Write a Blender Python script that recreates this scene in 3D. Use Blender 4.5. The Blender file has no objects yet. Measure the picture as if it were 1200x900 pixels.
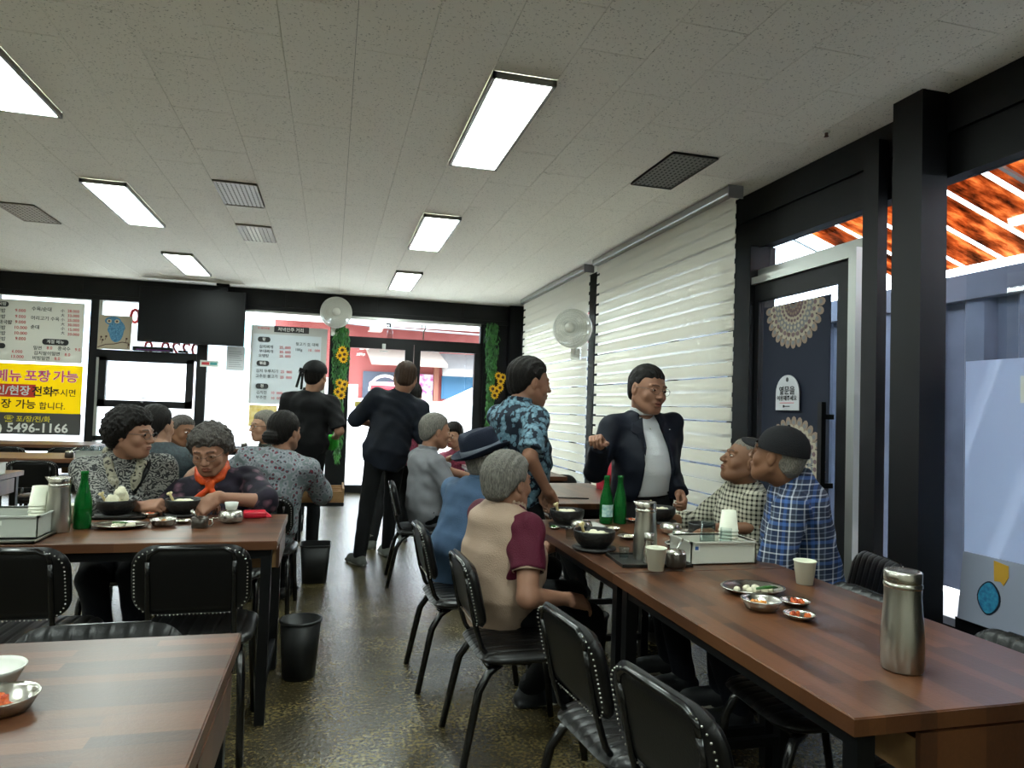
import bpy, bmesh, math, random
import numpy as np
from mathutils import Vector, Matrix, Euler
SC = bpy.context.scene
COL = SC.collection
PI = math.pi
random.seed(7)
# ------------------------------------------------------------------ camera, sky, sun, exposure
CF, CYAW, CPIT, CROLL, CH = 812.2, 0.2535, 0.03632, 0.03256, 1.30
def _cam_axes():
    cy, sy, cp, sp = math.cos(CYAW), math.sin(CYAW), math.cos(CPIT), math.sin(CPIT)
    f = Vector((sy*cp, cy*cp, sp)); rt = Vector((cy, -sy, 0)); up = rt.cross(f)
    c, s = math.cos(CROLL), math.sin(CROLL)
    return rt*c + up*s, up*c - rt*s, f
RT, UP, FW = _cam_axes()
cam_data = bpy.data.cameras.new('camera')
cam = bpy.data.objects.new('camera', cam_data); COL.objects.link(cam)
cam_data.sensor_fit = 'HORIZONTAL'; cam_data.sensor_width = 36.0
cam_data.lens = 36.0*CF/1200.0
cam_data.clip_start = 0.05
mw = Matrix.Identity(4)
for i in range(3):
    mw[i][0] = RT[i]; mw[i][1] = UP[i]; mw[i][2] = -FW[i]
mw[2][3] = CH
cam.matrix_world = mw
SC.camera = cam
SC.view_settings.view_transform = 'Standard'
SC.view_settings.look = 'None'
SC.view_settings.exposure = 1.58
SC.view_settings.gamma = 1.0
SC.view_settings.use_curve_mapping = False

world = bpy.data.worlds.new('sky'); SC.world = world; world.use_nodes = True
wn = world.node_tree; wn.nodes.clear()
wo = wn.nodes.new('ShaderNodeOutputWorld'); wb = wn.nodes.new('ShaderNodeBackground')
wb.inputs['Color'].default_value = (0.80, 0.90, 1.0, 1); wb.inputs['Strength'].default_value = 5.0
wn.links.new(wb.outputs[0], wo.inputs[0])
sun_d = bpy.data.lights.new('sun', 'SUN'); sun_d.energy = 3.0; sun_d.angle = 0.01; sun_d.color = (1.0, 0.95, 0.87)
sun = bpy.data.objects.new('sun', sun_d); COL.objects.link(sun)
sun.rotation_euler = Vector((0.55, -0.45, 0.95)).to_track_quat('Z', 'Y').to_euler()
LED_STRENGTH = 13.0

# ------------------------------------------------------------------ helpers
def pt(px, py, X=None, Y=None, Z=None):
    """world point on the plane X=, Y= or Z= seen at a pixel of the 1200x900 photograph"""
    d = RT*((px-600)/CF) - UP*((py-450)/CF) + FW
    t = X/d.x if X is not None else (Y/d.y if Y is not None else (Z-CH)/d.z)
    return Vector((0, 0, CH)) + d*t

def NN(t, typ, **kw):
    n = t.nodes.new(typ)
    for k, v in kw.items(): setattr(n, k, v)
    return n
def srgb(h):
    if isinstance(h, str):
        h = h.lstrip('#'); c = [int(h[i:i+2], 16)/255 for i in (0, 2, 4)]
    else: c = list(h)
    return tuple((x/12.92 if x <= .04045 else ((x+.055)/1.055)**2.4) for x in c) + (1,)
def mat(name, col, rough=.5, metal=0., spec=.5, emit=None, es=0, trans=0, ior=1.45, bump=None, var=None, alpha=1, coat=0, attr=None):
    m = bpy.data.materials.new(name); m.use_nodes = True
    t = m.node_tree; b = t.nodes['Principled BSDF']
    c = srgb(col)
    b.inputs['Base Color'].default_value = c
    b.inputs['Roughness'].default_value = rough; b.inputs['Metallic'].default_value = metal
    b.inputs['Specular IOR Level'].default_value = spec
    b.inputs['Transmission Weight'].default_value = trans; b.inputs['IOR'].default_value = ior
    b.inputs['Coat Weight'].default_value = coat
    if emit: b.inputs['Emission Color'].default_value = srgb(emit); b.inputs['Emission Strength'].default_value = es
    b.inputs['Alpha'].default_value = alpha
    tc = None
    if bump or var:
        tc = NN(t, 'ShaderNodeTexCoord')
    if var:   # (scale, other colour, detail)
        n = NN(t, 'ShaderNodeTexNoise'); n.inputs['Scale'].default_value = var[0]; n.inputs['Detail'].default_value = 4
        r = NN(t, 'ShaderNodeValToRGB'); r.color_ramp.elements[0].position = .35; r.color_ramp.elements[1].position = .65
        r.color_ramp.elements[0].color = c; r.color_ramp.elements[1].color = srgb(var[1])
        t.links.new(tc.outputs['Object'], n.inputs['Vector']); t.links.new(n.outputs['Fac'], r.inputs[0]); t.links.new(r.outputs[0], b.inputs['Base Color'])
    if attr:
        a = NN(t, 'ShaderNodeVertexColor', layer_name=attr); t.links.new(a.outputs[0], b.inputs['Base Color'])
    if bump:  # (scale, strength)
        n = NN(t, 'ShaderNodeTexNoise'); n.inputs['Scale'].default_value = bump[0]; n.inputs['Detail'].default_value = 3
        u = NN(t, 'ShaderNodeBump'); u.inputs['Strength'].default_value = bump[1]; u.inputs['Distance'].default_value = .01
        t.links.new(tc.outputs['Object'], n.inputs['Vector']); t.links.new(n.outputs['Fac'], u.inputs['Height']); t.links.new(u.outputs[0], b.inputs['Normal'])
    return m

class MB:
    def __init__(s): s.v = []; s.f = []; s.m = []; s.sm = []
    def add(s, vs, fs, m=0, smooth=False, M=None):
        o = len(s.v)
        if M is not None: vs = [M @ Vector(v) for v in vs]
        s.v += [tuple(v) for v in vs]
        for f in fs: s.f.append(tuple(i+o for i in f)); s.m.append(m); s.sm.append(smooth)
        return s
    def box(s, c, d, m=0, rot=None, M=None):
        hx, hy, hz = d[0]/2, d[1]/2, d[2]/2
        vs = [Vector((x*hx, y*hy, z*hz)) for z in (-1, 1) for y in (-1, 1) for x in (-1, 1)]
        if rot is not None:
            R = rot if isinstance(rot, Matrix) else Euler(rot).to_matrix()
            vs = [R @ v for v in vs]
        vs = [v+Vector(c) for v in vs]
        return s.add(vs, [(0,2,3,1),(4,5,7,6),(0,1,5,4),(2,6,7,3),(0,4,6,2),(1,3,7,5)], m, False, M)
    def bx(s, x0, x1, y0, y1, z0, z1, m=0):
        return s.box(((x0+x1)/2, (y0+y1)/2, (z0+z1)/2), (abs(x1-x0), abs(y1-y0), abs(z1-z0)), m)
    def lathe(s, prof, n=24, c=(0,0,0), m=0, smooth=True, M=None, cap=False, sx=1, sy=1):
        vs = []; fs = []; k = len(prof)
        for i in range(n):
            a = 2*PI*i/n
            for r, z in prof: vs.append((c[0]+r*math.cos(a)*sx, c[1]+r*math.sin(a)*sy, c[2]+z))
        for i in range(n):
            j = (i+1) % n
            for q in range(k-1): fs.append((i*k+q, j*k+q, j*k+q+1, i*k+q+1))
        s.add(vs, fs, m, smooth, M)
        if cap:
            o = len(s.v)-len(vs)
            s.f.append(tuple(o+i*k for i in range(n))[::-1]); s.m.append(m); s.sm.append(False)
            s.f.append(tuple(o+i*k+k-1 for i in range(n))); s.m.append(m); s.sm.append(False)
        return s
    def tube(s, path, r, n=8, m=0, closed=False, smooth=True, sq=False):
        P = [Vector(p) for p in path]; N = len(P)
        rs = r if isinstance(r, (list, tuple)) else [r]*N
        tans = []
        for i in range(N):
            a = P[(i-1) % N] if (closed or i > 0) else P[i]; b = P[(i+1) % N] if (closed or i < N-1) else P[i]
            tans.append((b-a).normalized())
        ref = Vector((0,0,1)) if abs(tans[0].z) < .9 else Vector((1,0,0))
        u = tans[0].cross(ref).normalized(); vs = []
        for i in range(N):
            u = (u - tans[i]*u.dot(tans[i])).normalized(); w = tans[i].cross(u)
            for q in range(n):
                a = 2*PI*q/n + (PI/4 if sq else 0)
                vs.append(P[i] + (u*math.cos(a) + w*math.sin(a))*rs[i])
        fs = []
        for i in range(N if closed else N-1):
            j = (i+1) % N
            for q in range(n): p = (q+1) % n; fs.append((i*n+q, i*n+p, j*n+p, j*n+q))
        if not closed: fs.append(tuple(range(n))[::-1]); fs.append(tuple((N-1)*n+q for q in range(n)))
        return s.add(vs, fs, m, smooth and not sq)
    def prism(s, poly, z0, z1, m=0, M=None, smooth=False):
        n = len(poly)
        vs = [(p[0], p[1], z0) for p in poly] + [(p[0], p[1], z1) for p in poly]
        s.add(vs, [tuple(range(n))[::-1], tuple(range(n, 2*n))], m, False, M)
        return s.add(vs, [(i, (i+1) % n, (i+1) % n+n, i+n) for i in range(n)], m, smooth, M)
    def ell(s, c, r, n=12, m=0, M=None, jit=0, seed=0):
        vs = []; fs = []; k = n//2; rnd = random.Random(seed)
        for i in range(k+1):
            th = PI*i/k
            for j in range(n):
                a = 2*PI*j/n; q = 1+jit*(rnd.random()-.5) if 0 < i < k else 1
                vs.append((c[0]+r[0]*q*math.sin(th)*math.cos(a), c[1]+r[1]*q*math.sin(th)*math.sin(a), c[2]+r[2]*q*math.cos(th)))
        for i in range(k):
            for j in range(n): b = (j+1) % n; fs.append((i*n+j, (i+1)*n+j, (i+1)*n+b, i*n+b))
        return s.add(vs, fs, m, True, M)
    def mesh(s, name):
        me = bpy.data.meshes.new(name); me.from_pydata(s.v, [], s.f)
        me.polygons.foreach_set('material_index', s.m); me.polygons.foreach_set('use_smooth', s.sm)
        me.update(); return me
def rrect(w, h, r, n=5, cx=0, cy=0):
    out = []
    for (sx, sy, a0) in ((1,1,0),(-1,1,PI/2),(-1,-1,PI),(1,-1,3*PI/2)):
        for i in range(n+1):
            a = a0+PI/2*i/n
            out.append((cx+sx*(w/2-r)+r*math.cos(a), cy+sy*(h/2-r)+r*math.sin(a)))
    return out
def obj(name, mb, mats, parent=None, loc=(0,0,0), bevel=0, bseg=1, rot=(0,0,0), kind=None, label=None):
    me = mb.mesh(name) if isinstance(mb, MB) else mb
    if not isinstance(mats, (list, tuple)): mats = [mats]
    if len(me.materials) == 0:
        for m in mats: me.materials.append(m)
    o = bpy.data.objects.new(name, me); COL.objects.link(o)
    o.location = loc; o.rotation_euler = rot
    if parent is not None: o.parent = parent
    if bevel:
        b = o.modifiers.new('bevel', 'BEVEL'); b.width = bevel; b.segments = bseg; b.limit_method = 'ANGLE'; b.angle_limit = .6
    if kind: o['kind'] = kind
    if label: o['label'] = label
    return o
def tag(o, label, cat, group=None, kind=None):
    o['label'] = label; o['category'] = cat
    if group: o['group'] = group
    if kind: o['kind'] = kind
    return o
def root(name, label, cat, loc=(0,0,0), rz=0, group=None, rot=None):
    o = bpy.data.objects.new(name, None); COL.objects.link(o); o.empty_display_size = .1
    o.location = loc; o.rotation_euler = rot if rot else (0,0,rz)
    return tag(o, label, cat, group)
def struct(name, mb, m, parent=None, bevel=0):
    o = obj(name, mb, m, parent, bevel=bevel)
    if parent is None: o['kind'] = 'structure'
    return o
CH_ = {}
def copy_thing(src, loc, rz, label, group=None, rot=None):
    def rec(o, par):
        c = o.copy(); COL.objects.link(c); c.parent = par
        for ch in kids.get(o.name, []): rec(ch, c)
        return c
    kids = {}
    stack = [src]
    while stack:
        o = stack.pop(); kids[o.name] = list(o.children); stack += kids[o.name]
    r = rec(src, None); r.location = loc; r.rotation_euler = rot if rot else (0,0,rz); r['label'] = label
    if group: r['group'] = group
    return r
def text_mesh(s, size, name='lettering', bold=0.0, align='CENTER', mirror=False):
    cu = bpy.data.curves.new('t', 'FONT'); cu.body = s; cu.size = size; cu.align_x = align; cu.align_y = 'CENTER'
    cu.offset = bold*size; cu.extrude = .0006; cu.resolution_u = 2
    o = bpy.data.objects.new('t', cu); COL.objects.link(o)
    dg = bpy.context.evaluated_depsgraph_get(); dg.update()
    me = bpy.data.meshes.new_from_object(o.evaluated_get(dg)); me.name = name
    bpy.data.objects.remove(o); bpy.data.curves.remove(cu)
    if mirror: me.transform(Matrix.Diagonal((-1,1,1,1)))
    return me
def lettering(parent, s, size, m, x, y, z, rot, bold=0.0, align='CENTER', mirror=False, name='lettering'):
    me = text_mesh(s, size, name, bold, align, mirror)
    me.materials.clear()
    return obj(name, me, m, parent, (x, y, z), rot=rot)

# ------------------------------------------------------------------ materials
black_metal = mat('black_painted_metal', '#0a0b0d', .45, .0, .3)
frame_black = mat('black_window_frame', '#08090c', .5, 0, .3)
gloss_black = mat('gloss_black_tube', '#0c0c0d', .2, .0, .6)
alu = mat('aluminium', '#9a9c98', .35, .8)
steel = mat('stainless_steel', '#c4c1b8', .25, 1.0)
steel_rough = mat('brushed_steel', '#b4b2aa', .30, 1.0)
white_pl = mat('white_plastic', '#cfd0c8', .4)
grey_pl = mat('grey_plastic_bin', '#a7aaa2', .45)
paper_cup = mat('paper_cup', '#d9dac8', .7)
leather = mat('black_leatherette', '#0a0a0b', .36, 0, .35, bump=(200, .08))
leather_seat = mat('black_seat_leatherette', '#0e0d0d', .36, 0, .4, bump=(200, .08))
stone_bowl = mat('black_stone_bowl', '#151413', .45, bump=(90, .4))
rice_m = mat('white_rice_and_noodle', '#cfc9b0', .7, bump=(60, .6))
stud_m = mat('silver_nail_heads', '#b5b2aa', .3, 1.0)
red_pl = mat('glossy_red', '#b3122a', .35)
kimchi = mat('red_kimchi', '#a8381a', .5, bump=(80, .8), var=(60, '#d06a30'))
orange_food = mat('orange_kimchi_radish', '#d88a3a', .5, bump=(80, .8), var=(40, '#e2a05a'))
green_food = mat('green_chilli', '#2c5a22', .35)
tray_m = mat('dark_tray', '#22211f', .35)
sauce_m = mat('dark_sauce_pot', '#3a332c', .3, .3)
rubber = mat('black_bin_plastic', '#131415', .5)
cream_box = mat('cream_plastic_box', '#c3c2b6', .45)

def glass_mat(name, tint=(1,1,1), refl=1.0):
    m = bpy.data.materials.new(name); m.use_nodes = True; t = m.node_tree; t.nodes.clear()
    o = NN(t, 'ShaderNodeOutputMaterial'); mx = NN(t, 'ShaderNodeMixShader'); tr = NN(t, 'ShaderNodeBsdfTransparent'); g = NN(t, 'ShaderNodeBsdfGlossy')
    fr = NN(t, 'ShaderNodeFresnel'); fr.inputs[0].default_value = 1.45
    tr.inputs[0].default_value = (*tint, 1); g.inputs['Roughness'].default_value = .02
    ge = NN(t, 'ShaderNodeNewGeometry'); iv = NN(t, 'ShaderNodeMath', operation='SUBTRACT'); iv.inputs[0].default_value = 1; ml = NN(t, 'ShaderNodeMath', operation='MULTIPLY')
    t.links.new(ge.outputs['Backfacing'], iv.inputs[1]); t.links.new(fr.outputs[0], ml.inputs[0]); t.links.new(iv.outputs[0], ml.inputs[1])
    t.links.new(ml.outputs[0], mx.inputs[0]); t.links.new(tr.outputs[0], mx.inputs[1]); t.links.new(g.outputs[0], mx.inputs[2]); t.links.new(mx.outputs[0], o.inputs[0])
    return m
pane_m = glass_mat('window_glass', (.93,.96,.97))
tumbler_m = glass_mat('drinking_glass', (.80,.84,.84))
def film_mat(name, col, tr_amt=.75, clear=.0):
    m = bpy.data.materials.new(name); m.use_nodes = True; t = m.node_tree; t.nodes.clear()
    o = NN(t, 'ShaderNodeOutputMaterial'); mx = NN(t, 'ShaderNodeMixShader'); mx.inputs[0].default_value = tr_amt
    a = NN(t, 'ShaderNodeBsdfTranslucent'); d = NN(t, 'ShaderNodeBsdfDiffuse')
    a.inputs[0].default_value = srgb(col); d.inputs[0].default_value = srgb(col)
    t.links.new(d.outputs[0], mx.inputs[1]); t.links.new(a.outputs[0], mx.inputs[2])
    if clear:
        m2 = NN(t, 'ShaderNodeMixShader'); m2.inputs[0].default_value = clear; tp = NN(t, 'ShaderNodeBsdfTransparent')
        t.links.new(mx.outputs[0], m2.inputs[1]); t.links.new(tp.outputs[0], m2.inputs[2]); t.links.new(m2.outputs[0], o.inputs[0])
    else: t.links.new(mx.outputs[0], o.inputs[0])
    return m
frost_m = film_mat('frosted_film', '#f4f6f6', .9)
frost_blue = film_mat('frosted_film_bluish', '#b9c6d6', .85, .1)
blind_m = film_mat('blind_fabric', '#e8e5da', .43)
blind_sheer = film_mat('blind_sheer', '#f0eee6', .6, .45)

def bottle_mat(name, tint, rough=.05):
    m = mat(name, '#176e30', rough, 0, .6); t = m.node_tree; b = t.nodes['Principled BSDF']
    o = t.nodes['Material Output']; mx = NN(t, 'ShaderNodeMixShader'); mx.inputs[0].default_value = .55
    tp = NN(t, 'ShaderNodeBsdfTransparent'); tp.inputs[0].default_value = (*tint, 1)
    t.links.new(b.outputs[0], mx.inputs[1]); t.links.new(tp.outputs[0], mx.inputs[2]); t.links.new(mx.outputs[0], o.inputs[0]); return m
green_glass = bottle_mat('green_bottle_glass', (.10,.62,.22))

def wood_mat(name, cs, along='X', rough=.3, sc=1.0):
    m = bpy.data.materials.new(name); m.use_nodes = True; t = m.node_tree; b = t.nodes['Principled BSDF']
    tc = NN(t, 'ShaderNodeTexCoord'); br = NN(t, 'ShaderNodeTexBrick'); br.offset = .37; br.offset_frequency = 2
    br.inputs['Scale'].default_value = 1.0; br.inputs['Brick Width'].default_value = .42*sc; br.inputs['Row Height'].default_value = .040*sc
    br.inputs['Mortar Size'].default_value = .0004; br.inputs['Mortar Smooth'].default_value = 1
    br.inputs['Color1'].default_value = (0,0,0,1); br.inputs['Color2'].default_value = (1,1,1,1); br.inputs['Mortar'].default_value = (.2,.2,.2,1)
    br.inputs['Bias'].default_value = 0
    mp = NN(t, 'ShaderNodeMapping')
    if along == 'Y': mp.inputs['Rotation'].default_value = (0,0,PI/2)
    if along == 'YZ': mp.inputs['Rotation'].default_value = (0,PI/2,PI/2)
    t.links.new(tc.outputs['Object'], mp.inputs[0]); t.links.new(mp.outputs[0], br.inputs['Vector'])
    n = NN(t, 'ShaderNodeTexNoise'); n.inputs['Scale'].default_value = 1; n.inputs['Detail'].default_value = 5
    m2 = NN(t, 'ShaderNodeMapping'); m2.inputs['Scale'].default_value = (4, 90, 90)
    t.links.new(mp.outputs[0], m2.inputs[0]); t.links.new(m2.outputs[0], n.inputs['Vector'])
    mx = NN(t, 'ShaderNodeMix', data_type='FLOAT'); mx.inputs[0].default_value = .38
    t.links.new(br.outputs['Color'], mx.inputs[2]); t.links.new(n.outputs['Fac'], mx.inputs[3])
    r = NN(t, 'ShaderNodeValToRGB'); e = r.color_ramp.elements
    e[0].position = .1; e[0].color = srgb(cs[0]); e[1].position = .85; e[1].color = srgb(cs[2]); k = e.new(.45); k.color = srgb(cs[1])
    t.links.new(mx.outputs[0], r.inputs[0]); t.links.new(r.outputs[0], b.inputs['Base Color'])
    b.inputs['Roughness'].default_value = rough; b.inputs['Specular IOR Level'].default_value = .5
    u = NN(t, 'ShaderNodeBump'); u.inputs['Strength'].default_value = .12; u.inputs['Distance'].default_value = .002
    n2 = NN(t, 'ShaderNodeTexNoise'); n2.inputs['Scale'].default_value = 140; t.links.new(tc.outputs['Object'], n2.inputs['Vector'])
    t.links.new(n2.outputs['Fac'], u.inputs['Height']); t.links.new(u.outputs[0], b.inputs['Normal'])
    return m
table_wood = wood_mat('laminated_table_wood', ('#301b11', '#4a2c1a', '#653f27'), 'X', .34)
edge_wood = wood_mat('table_edge_wood', ('#3a2214', '#4c2c18', '#5e3a20'), 'X', .4)
drawer_wood = mat('pale_drawer_wood', '#8a6a44', .5, var=(14, '#7a5a38'))

# floor: mottled glossy epoxy
floor_m = bpy.data.materials.new('mottled_epoxy_floor'); floor_m.use_nodes = True
t = floor_m.node_tree; b = t.nodes['Principled BSDF']; tc = NN(t, 'ShaderNodeTexCoord')
n1 = NN(t, 'ShaderNodeTexNoise'); n1.inputs['Scale'].default_value = 3.0; n1.inputs['Detail'].default_value = 10; n1.inputs['Roughness'].default_value = .72
n2 = NN(t, 'ShaderNodeTexNoise'); n2.inputs['Scale'].default_value = 70; n2.inputs['Detail'].default_value = 5
for n in (n1, n2): t.links.new(tc.outputs['Object'], n.inputs['Vector'])
mx = NN(t, 'ShaderNodeMix', data_type='FLOAT'); mx.inputs[0].default_value = .5
t.links.new(n1.outputs[0], mx.inputs[2]); t.links.new(n2.outputs[0], mx.inputs[3])
r = NN(t, 'ShaderNodeValToRGB'); e = r.color_ramp.elements
e[0].position = .40; e[0].color = srgb('#29241a'); e[1].position = .62; e[1].color = srgb('#6a6040'); k = e.new(.51); k.color = srgb('#453c26')
t.links.new(mx.outputs[0], r.inputs[0]); t.links.new(r.outputs[0], b.inputs['Base Color'])
b.inputs['Roughness'].default_value = .27; b.inputs['Specular IOR Level'].default_value = .6
u = NN(t, 'ShaderNodeBump'); u.inputs['Strength'].default_value = .6; u.inputs['Distance'].default_value = .005
n3 = NN(t, 'ShaderNodeTexNoise'); n3.inputs['Scale'].default_value = 48; n3.inputs['Detail'].default_value = 3; t.links.new(tc.outputs['Object'], n3.inputs['Vector'])
t.links.new(n3.outputs[0], u.inputs['Height']); t.links.new(u.outputs[0], b.inputs['Normal'])

# ceiling tile: fissured mineral fibre
tile_m = bpy.data.materials.new('fissured_ceiling_tile'); tile_m.use_nodes = True
t = tile_m.node_tree; b = t.nodes['Principled BSDF']; tc = NN(t, 'ShaderNodeTexCoord')
oi = NN(t, 'ShaderNodeObjectInfo'); va = NN(t, 'ShaderNodeVectorMath', operation='ADD')
t.links.new(tc.outputs['Object'], va.inputs[0]); t.links.new(oi.outputs['Location'], va.inputs[1])
n1 = NN(t, 'ShaderNodeTexNoise'); n1.inputs['Scale'].default_value = 105; n1.inputs['Detail'].default_value = 2
t.links.new(va.outputs[0], n1.inputs['Vector'])
r = NN(t, 'ShaderNodeValToRGB'); e = r.color_ramp.elements
e[0].position = .31; e[0].color = srgb('#b5b1a5'); e[1].position = .38; e[1].color = srgb('#f4f0e4')
t.links.new(n1.outputs[0], r.inputs[0]); t.links.new(r.outputs[0], b.inputs['Base Color'])
b.inputs['Roughness'].default_value = .9
u = NN(t, 'ShaderNodeBump'); u.inputs['Strength'].default_value = .5; u.inputs['Distance'].default_value = .003
t.links.new(r.outputs[0], u.inputs['Height']); t.links.new(u.outputs[0], b.inputs['Normal'])
# ------------------------------------------------------------------ setting: floor, ceiling, walls
XL, XR, YN, YB, ZC = -6.0, 2.95, -3.0, 10.5, 2.9
struct('floor', MB().bx(XL-.2, XR+.2, YN-.2, YB+.25, -.1, 0), floor_m)
ceil_back = mat('ceiling_board', '#8d897c', .9)
ceiling = struct('ceiling', MB().bx(XL-.2, XR+.2, YN-.2, YB+.2, ZC+.012, ZC+.12), ceil_back)
TW, TL = .318, .636
LIGHTS = [(2, 3.157), (2, 5.701), (2, 8.245), (-6, 3.157), (-6, 5.701), (-6, 8.245)]
LIGHTS += [(2, .613), (-6, .613), (-14, .613), (-14, 3.157), (-14, 5.701), (2, -1.931), (-6, -1.931)]  # unseen panels carrying on the light grid, added to brighten the hall
VENTS = [(-3, 5.383), (-3, 6.655), (-9, 6.655), (6, 3.793)]
skip = set()
for k, y in LIGHTS: skip |= {(k, round(y, 2)), (k, round(y+TL, 2))}
for k, y in VENTS: skip.add((k, round(y, 2)))
tiles = []
for k in range(-19, 10):
    for n in range(-10, 13):
        y = 3.157+TL*n+(TL/2 if k % 2 else 0); x = .04+TW*k
        if (k, round(y, 2)) in skip or x < XL-.3 or x > 2.9 or y > YB or y < YN-.5: continue
        c = Vector((x+TW/2, y+TL/2, ZC)) - Vector((0, 0, CH)); d = c.dot(FW)
        vis = False
        if d > .3:
            px = 600+CF*c.dot(RT)/d; py = 450-CF*c.dot(UP)/d; vis = -120 < px < 1300 and -120 < py < 420
        tiles.append((0 if vis else 1, c.length, x, y))
tiles.sort()
def tile_mb(x0, x1, y0, y1, rel=(0,0)):
    b = MB(); i = .0012; cx, cy = rel
    b.bx(x0+i-cx, x1-i-cx, y0+.0018-cy, y1-.0018-cy, 0, .012); return b
tile_me = tile_mb(0, TW, 0, TL).mesh('ceiling_tile'); tile_me.materials.append(tile_m)
rest = MB(); cnt = 0
for (v, d, x, y) in tiles:
    whole = x+TW <= XR+.1 and y+TL <= YB+.1
    if v == 0 and cnt < 299 and whole:
        o = bpy.data.objects.new('ceiling_tile', tile_me); COL.objects.link(o); o.location = (x, y, ZC); o.parent = ceiling; cnt += 1
    else:
        x1 = min(x+TW, XR+.1); y1 = min(y+TL, YB+.1)
        if x1 > x+.02 and y1 > y+.02: rest.bx(x+.0012, x1-.0012, y+.0012, y1-.0012, ZC, ZC+.012)
o = obj('distant_ceiling_tile', rest, tile_m, ceiling); o['kind'] = 'stuff'

# LED ceiling lights
led_m = mat('lit_diffuser', '#ffffff', .5, emit='#f0fff8', es=LED_STRENGTH)
lamp_frame = mat('lamp_frame', '#8d8d88', .4, .5)
def ceiling_light(k, y, label):
    x = .04+TW*k; r_ = root('ceiling_light', label, 'ceiling light', (x+TW/2, y+TL, ZC), group='flat panel lights in the ceiling')
    f = MB(); w, l, t_ = TW/2, TL, .018; h = -.03
    f.bx(-w, -w+t_, -l, l, h, 0); f.bx(w-t_, w, -l, l, h, 0); f.bx(-w, w, -l, -l+t_, h, 0); f.bx(-w, w, l-t_, l, h, 0)
    obj('frame', f, lamp_frame, r_)
    obj('diffuser', MB().bx(-w+t_, w-t_, -l+t_, l-t_, -.022, -.010), led_m, r_)
for (k, y), l in zip(LIGHTS, ('largest lit ceiling panel, nearest on the right', 'lit ceiling panel, middle of the right-hand row', 'farthest lit ceiling panel of the right-hand row',
                              'lit ceiling panel cut by the left picture edge', 'lit ceiling panel, middle of the left-hand row', 'farthest lit ceiling panel of the left-hand row, near the television', 'unseen lit ceiling panel overhead at the front, right row', 'unseen lit ceiling panel overhead at the front, left row', 'unseen lit ceiling panel above the far left tables, nearest the front', 'unseen lit ceiling panel above the far left tables, middle one', 'unseen lit ceiling panel above the far left tables, nearest the windows', 'unseen lit ceiling panel at the very front of the hall, right row', 'unseen lit ceiling panel at the very front of the hall, left row')):
    ceiling_light(k, y, l)
# perforated vents
vent_w = mat('vent_pale', '#a9a092', .5, .2); vent_d = mat('vent_grey', '#55534f', .45, .3); hole_m = mat('vent_hole', '#0d0c0c', .9); strip_m = mat('vent_bright_strip', '#cfc8b8', .5, .2)
def vent(k, y, label, m, cols, rows, strips=False):
    x = .04+TW*k; r_ = root('ceiling_vent', label, 'vent', (x+TW/2, y+TL/2, ZC), group='perforated vent plates in the ceiling')
    w, l = TW/2-.006, TL/2-.006
    p = MB().bx(-w, w, -l, l, -.008, .0)
    p.bx(-w, w, -l, -l+.008, -.014, 0); p.bx(-w, w, l-.008, l, -.014, 0); p.bx(-w, -w+.008, -l, l, -.014, 0); p.bx(w-.008, w, -l, l, -.014, 0)
    obj('plate', p, m, r_)
    if strips:
        for i in range(8):
            obj('slat', MB().bx(-w+.02+i*.036, -w+.044+i*.036, -l+.012, l-.012, -.016, -.008), strip_m if i in (2,3,4) else m, r_)
    else:
        h = MB()
        for i in range(cols):
            for j in range(rows):
                cx = -w+.024+i*(2*w-.048)/(cols-1); cy = -l+.03+j*(2*l-.06)/(rows-1)
                h.bx(cx-.005, cx+.005, cy-.011, cy+.011, -.0088, -.0078)
        o = obj('perforation', h, hole_m, r_); o['kind'] = 'stuff'
vent(-3, 5.383, 'pale perforated ceiling vent, the nearer of the pair left of centre', vent_w, 9, 14)
vent(-3, 6.655, 'pale striped ceiling vent, the farther of the pair left of centre', vent_w, 0, 0, True)
vent(-9, 6.655, 'pale perforated ceiling vent at the left picture edge', vent_w, 8, 12)
vent(6, 3.793, 'dark grey perforated ceiling vent beside the large right light', vent_d, 9, 14)
r_ = root('ceiling_sensor', 'small round sprinkler head in the ceiling near the black column', 'sprinkler', (2.60, 3.25, ZC))
obj('base', MB().lathe([(0,0),(.022,0),(.02,-.008),(0,-.01)], 14), white_pl, r_); obj('nozzle', MB().lathe([(.009,-.006),(.009,-.026),(.014,-.03),(0,-.03)], 10), mat('nozzle_brown', '#5a4238', .5), r_)

# ---- plain walls out of view
plain = mat('plain_painted_wall', '#d2cec2', .85)
struct('wall_left', MB().bx(XL-.15, XL, YN, YB, 0, ZC), plain)
struct('wall_front', MB().bx(XL-.15, XR+.15, YN-.15, YN, 0, ZC), plain)
# ---- back wall: black metal framing with glazing
bw = MB()
bw.bx(XL-.1, XR+.1, YB-.04, YB+.12, 2.60, ZC+.01)           # beam
bw.bx(XL-.1, -4.3, YB-.0, YB+.1, 0, 2.6)                     # solid bay far left (out of view)
bw.bx(XL-.1, 0.05, YB, YB+.1, 0, .12)                      # low upstand
bw.bx(2.19, XR+.1, YB, YB+.1, 0, 2.62)                     # black end panel
wall_back = struct('wall_back', bw, frame_black)
panels = [-4.6, -3.3, -2.0, -.7, .6, 1.9, 2.95]
for a, c in zip(panels[:-1], panels[1:]):
    obj('panel', MB().bx(a+.003, c-.003, YB-.05, YB-.035, 2.66, ZC-.006), frame_black, wall_back)
def fbar(x0, x1, z0, z1, y0=YB-.03, y1=YB+.06): return MB().bx(x0, x1, y0, y1, z0, z1)
obj('mullion', fbar(-3.20, -3.10, .05, 2.6), frame_black, wall_back)
obj('mullion', fbar(-1.85, -1.72, .05, 2.6), frame_black, wall_back)
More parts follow.
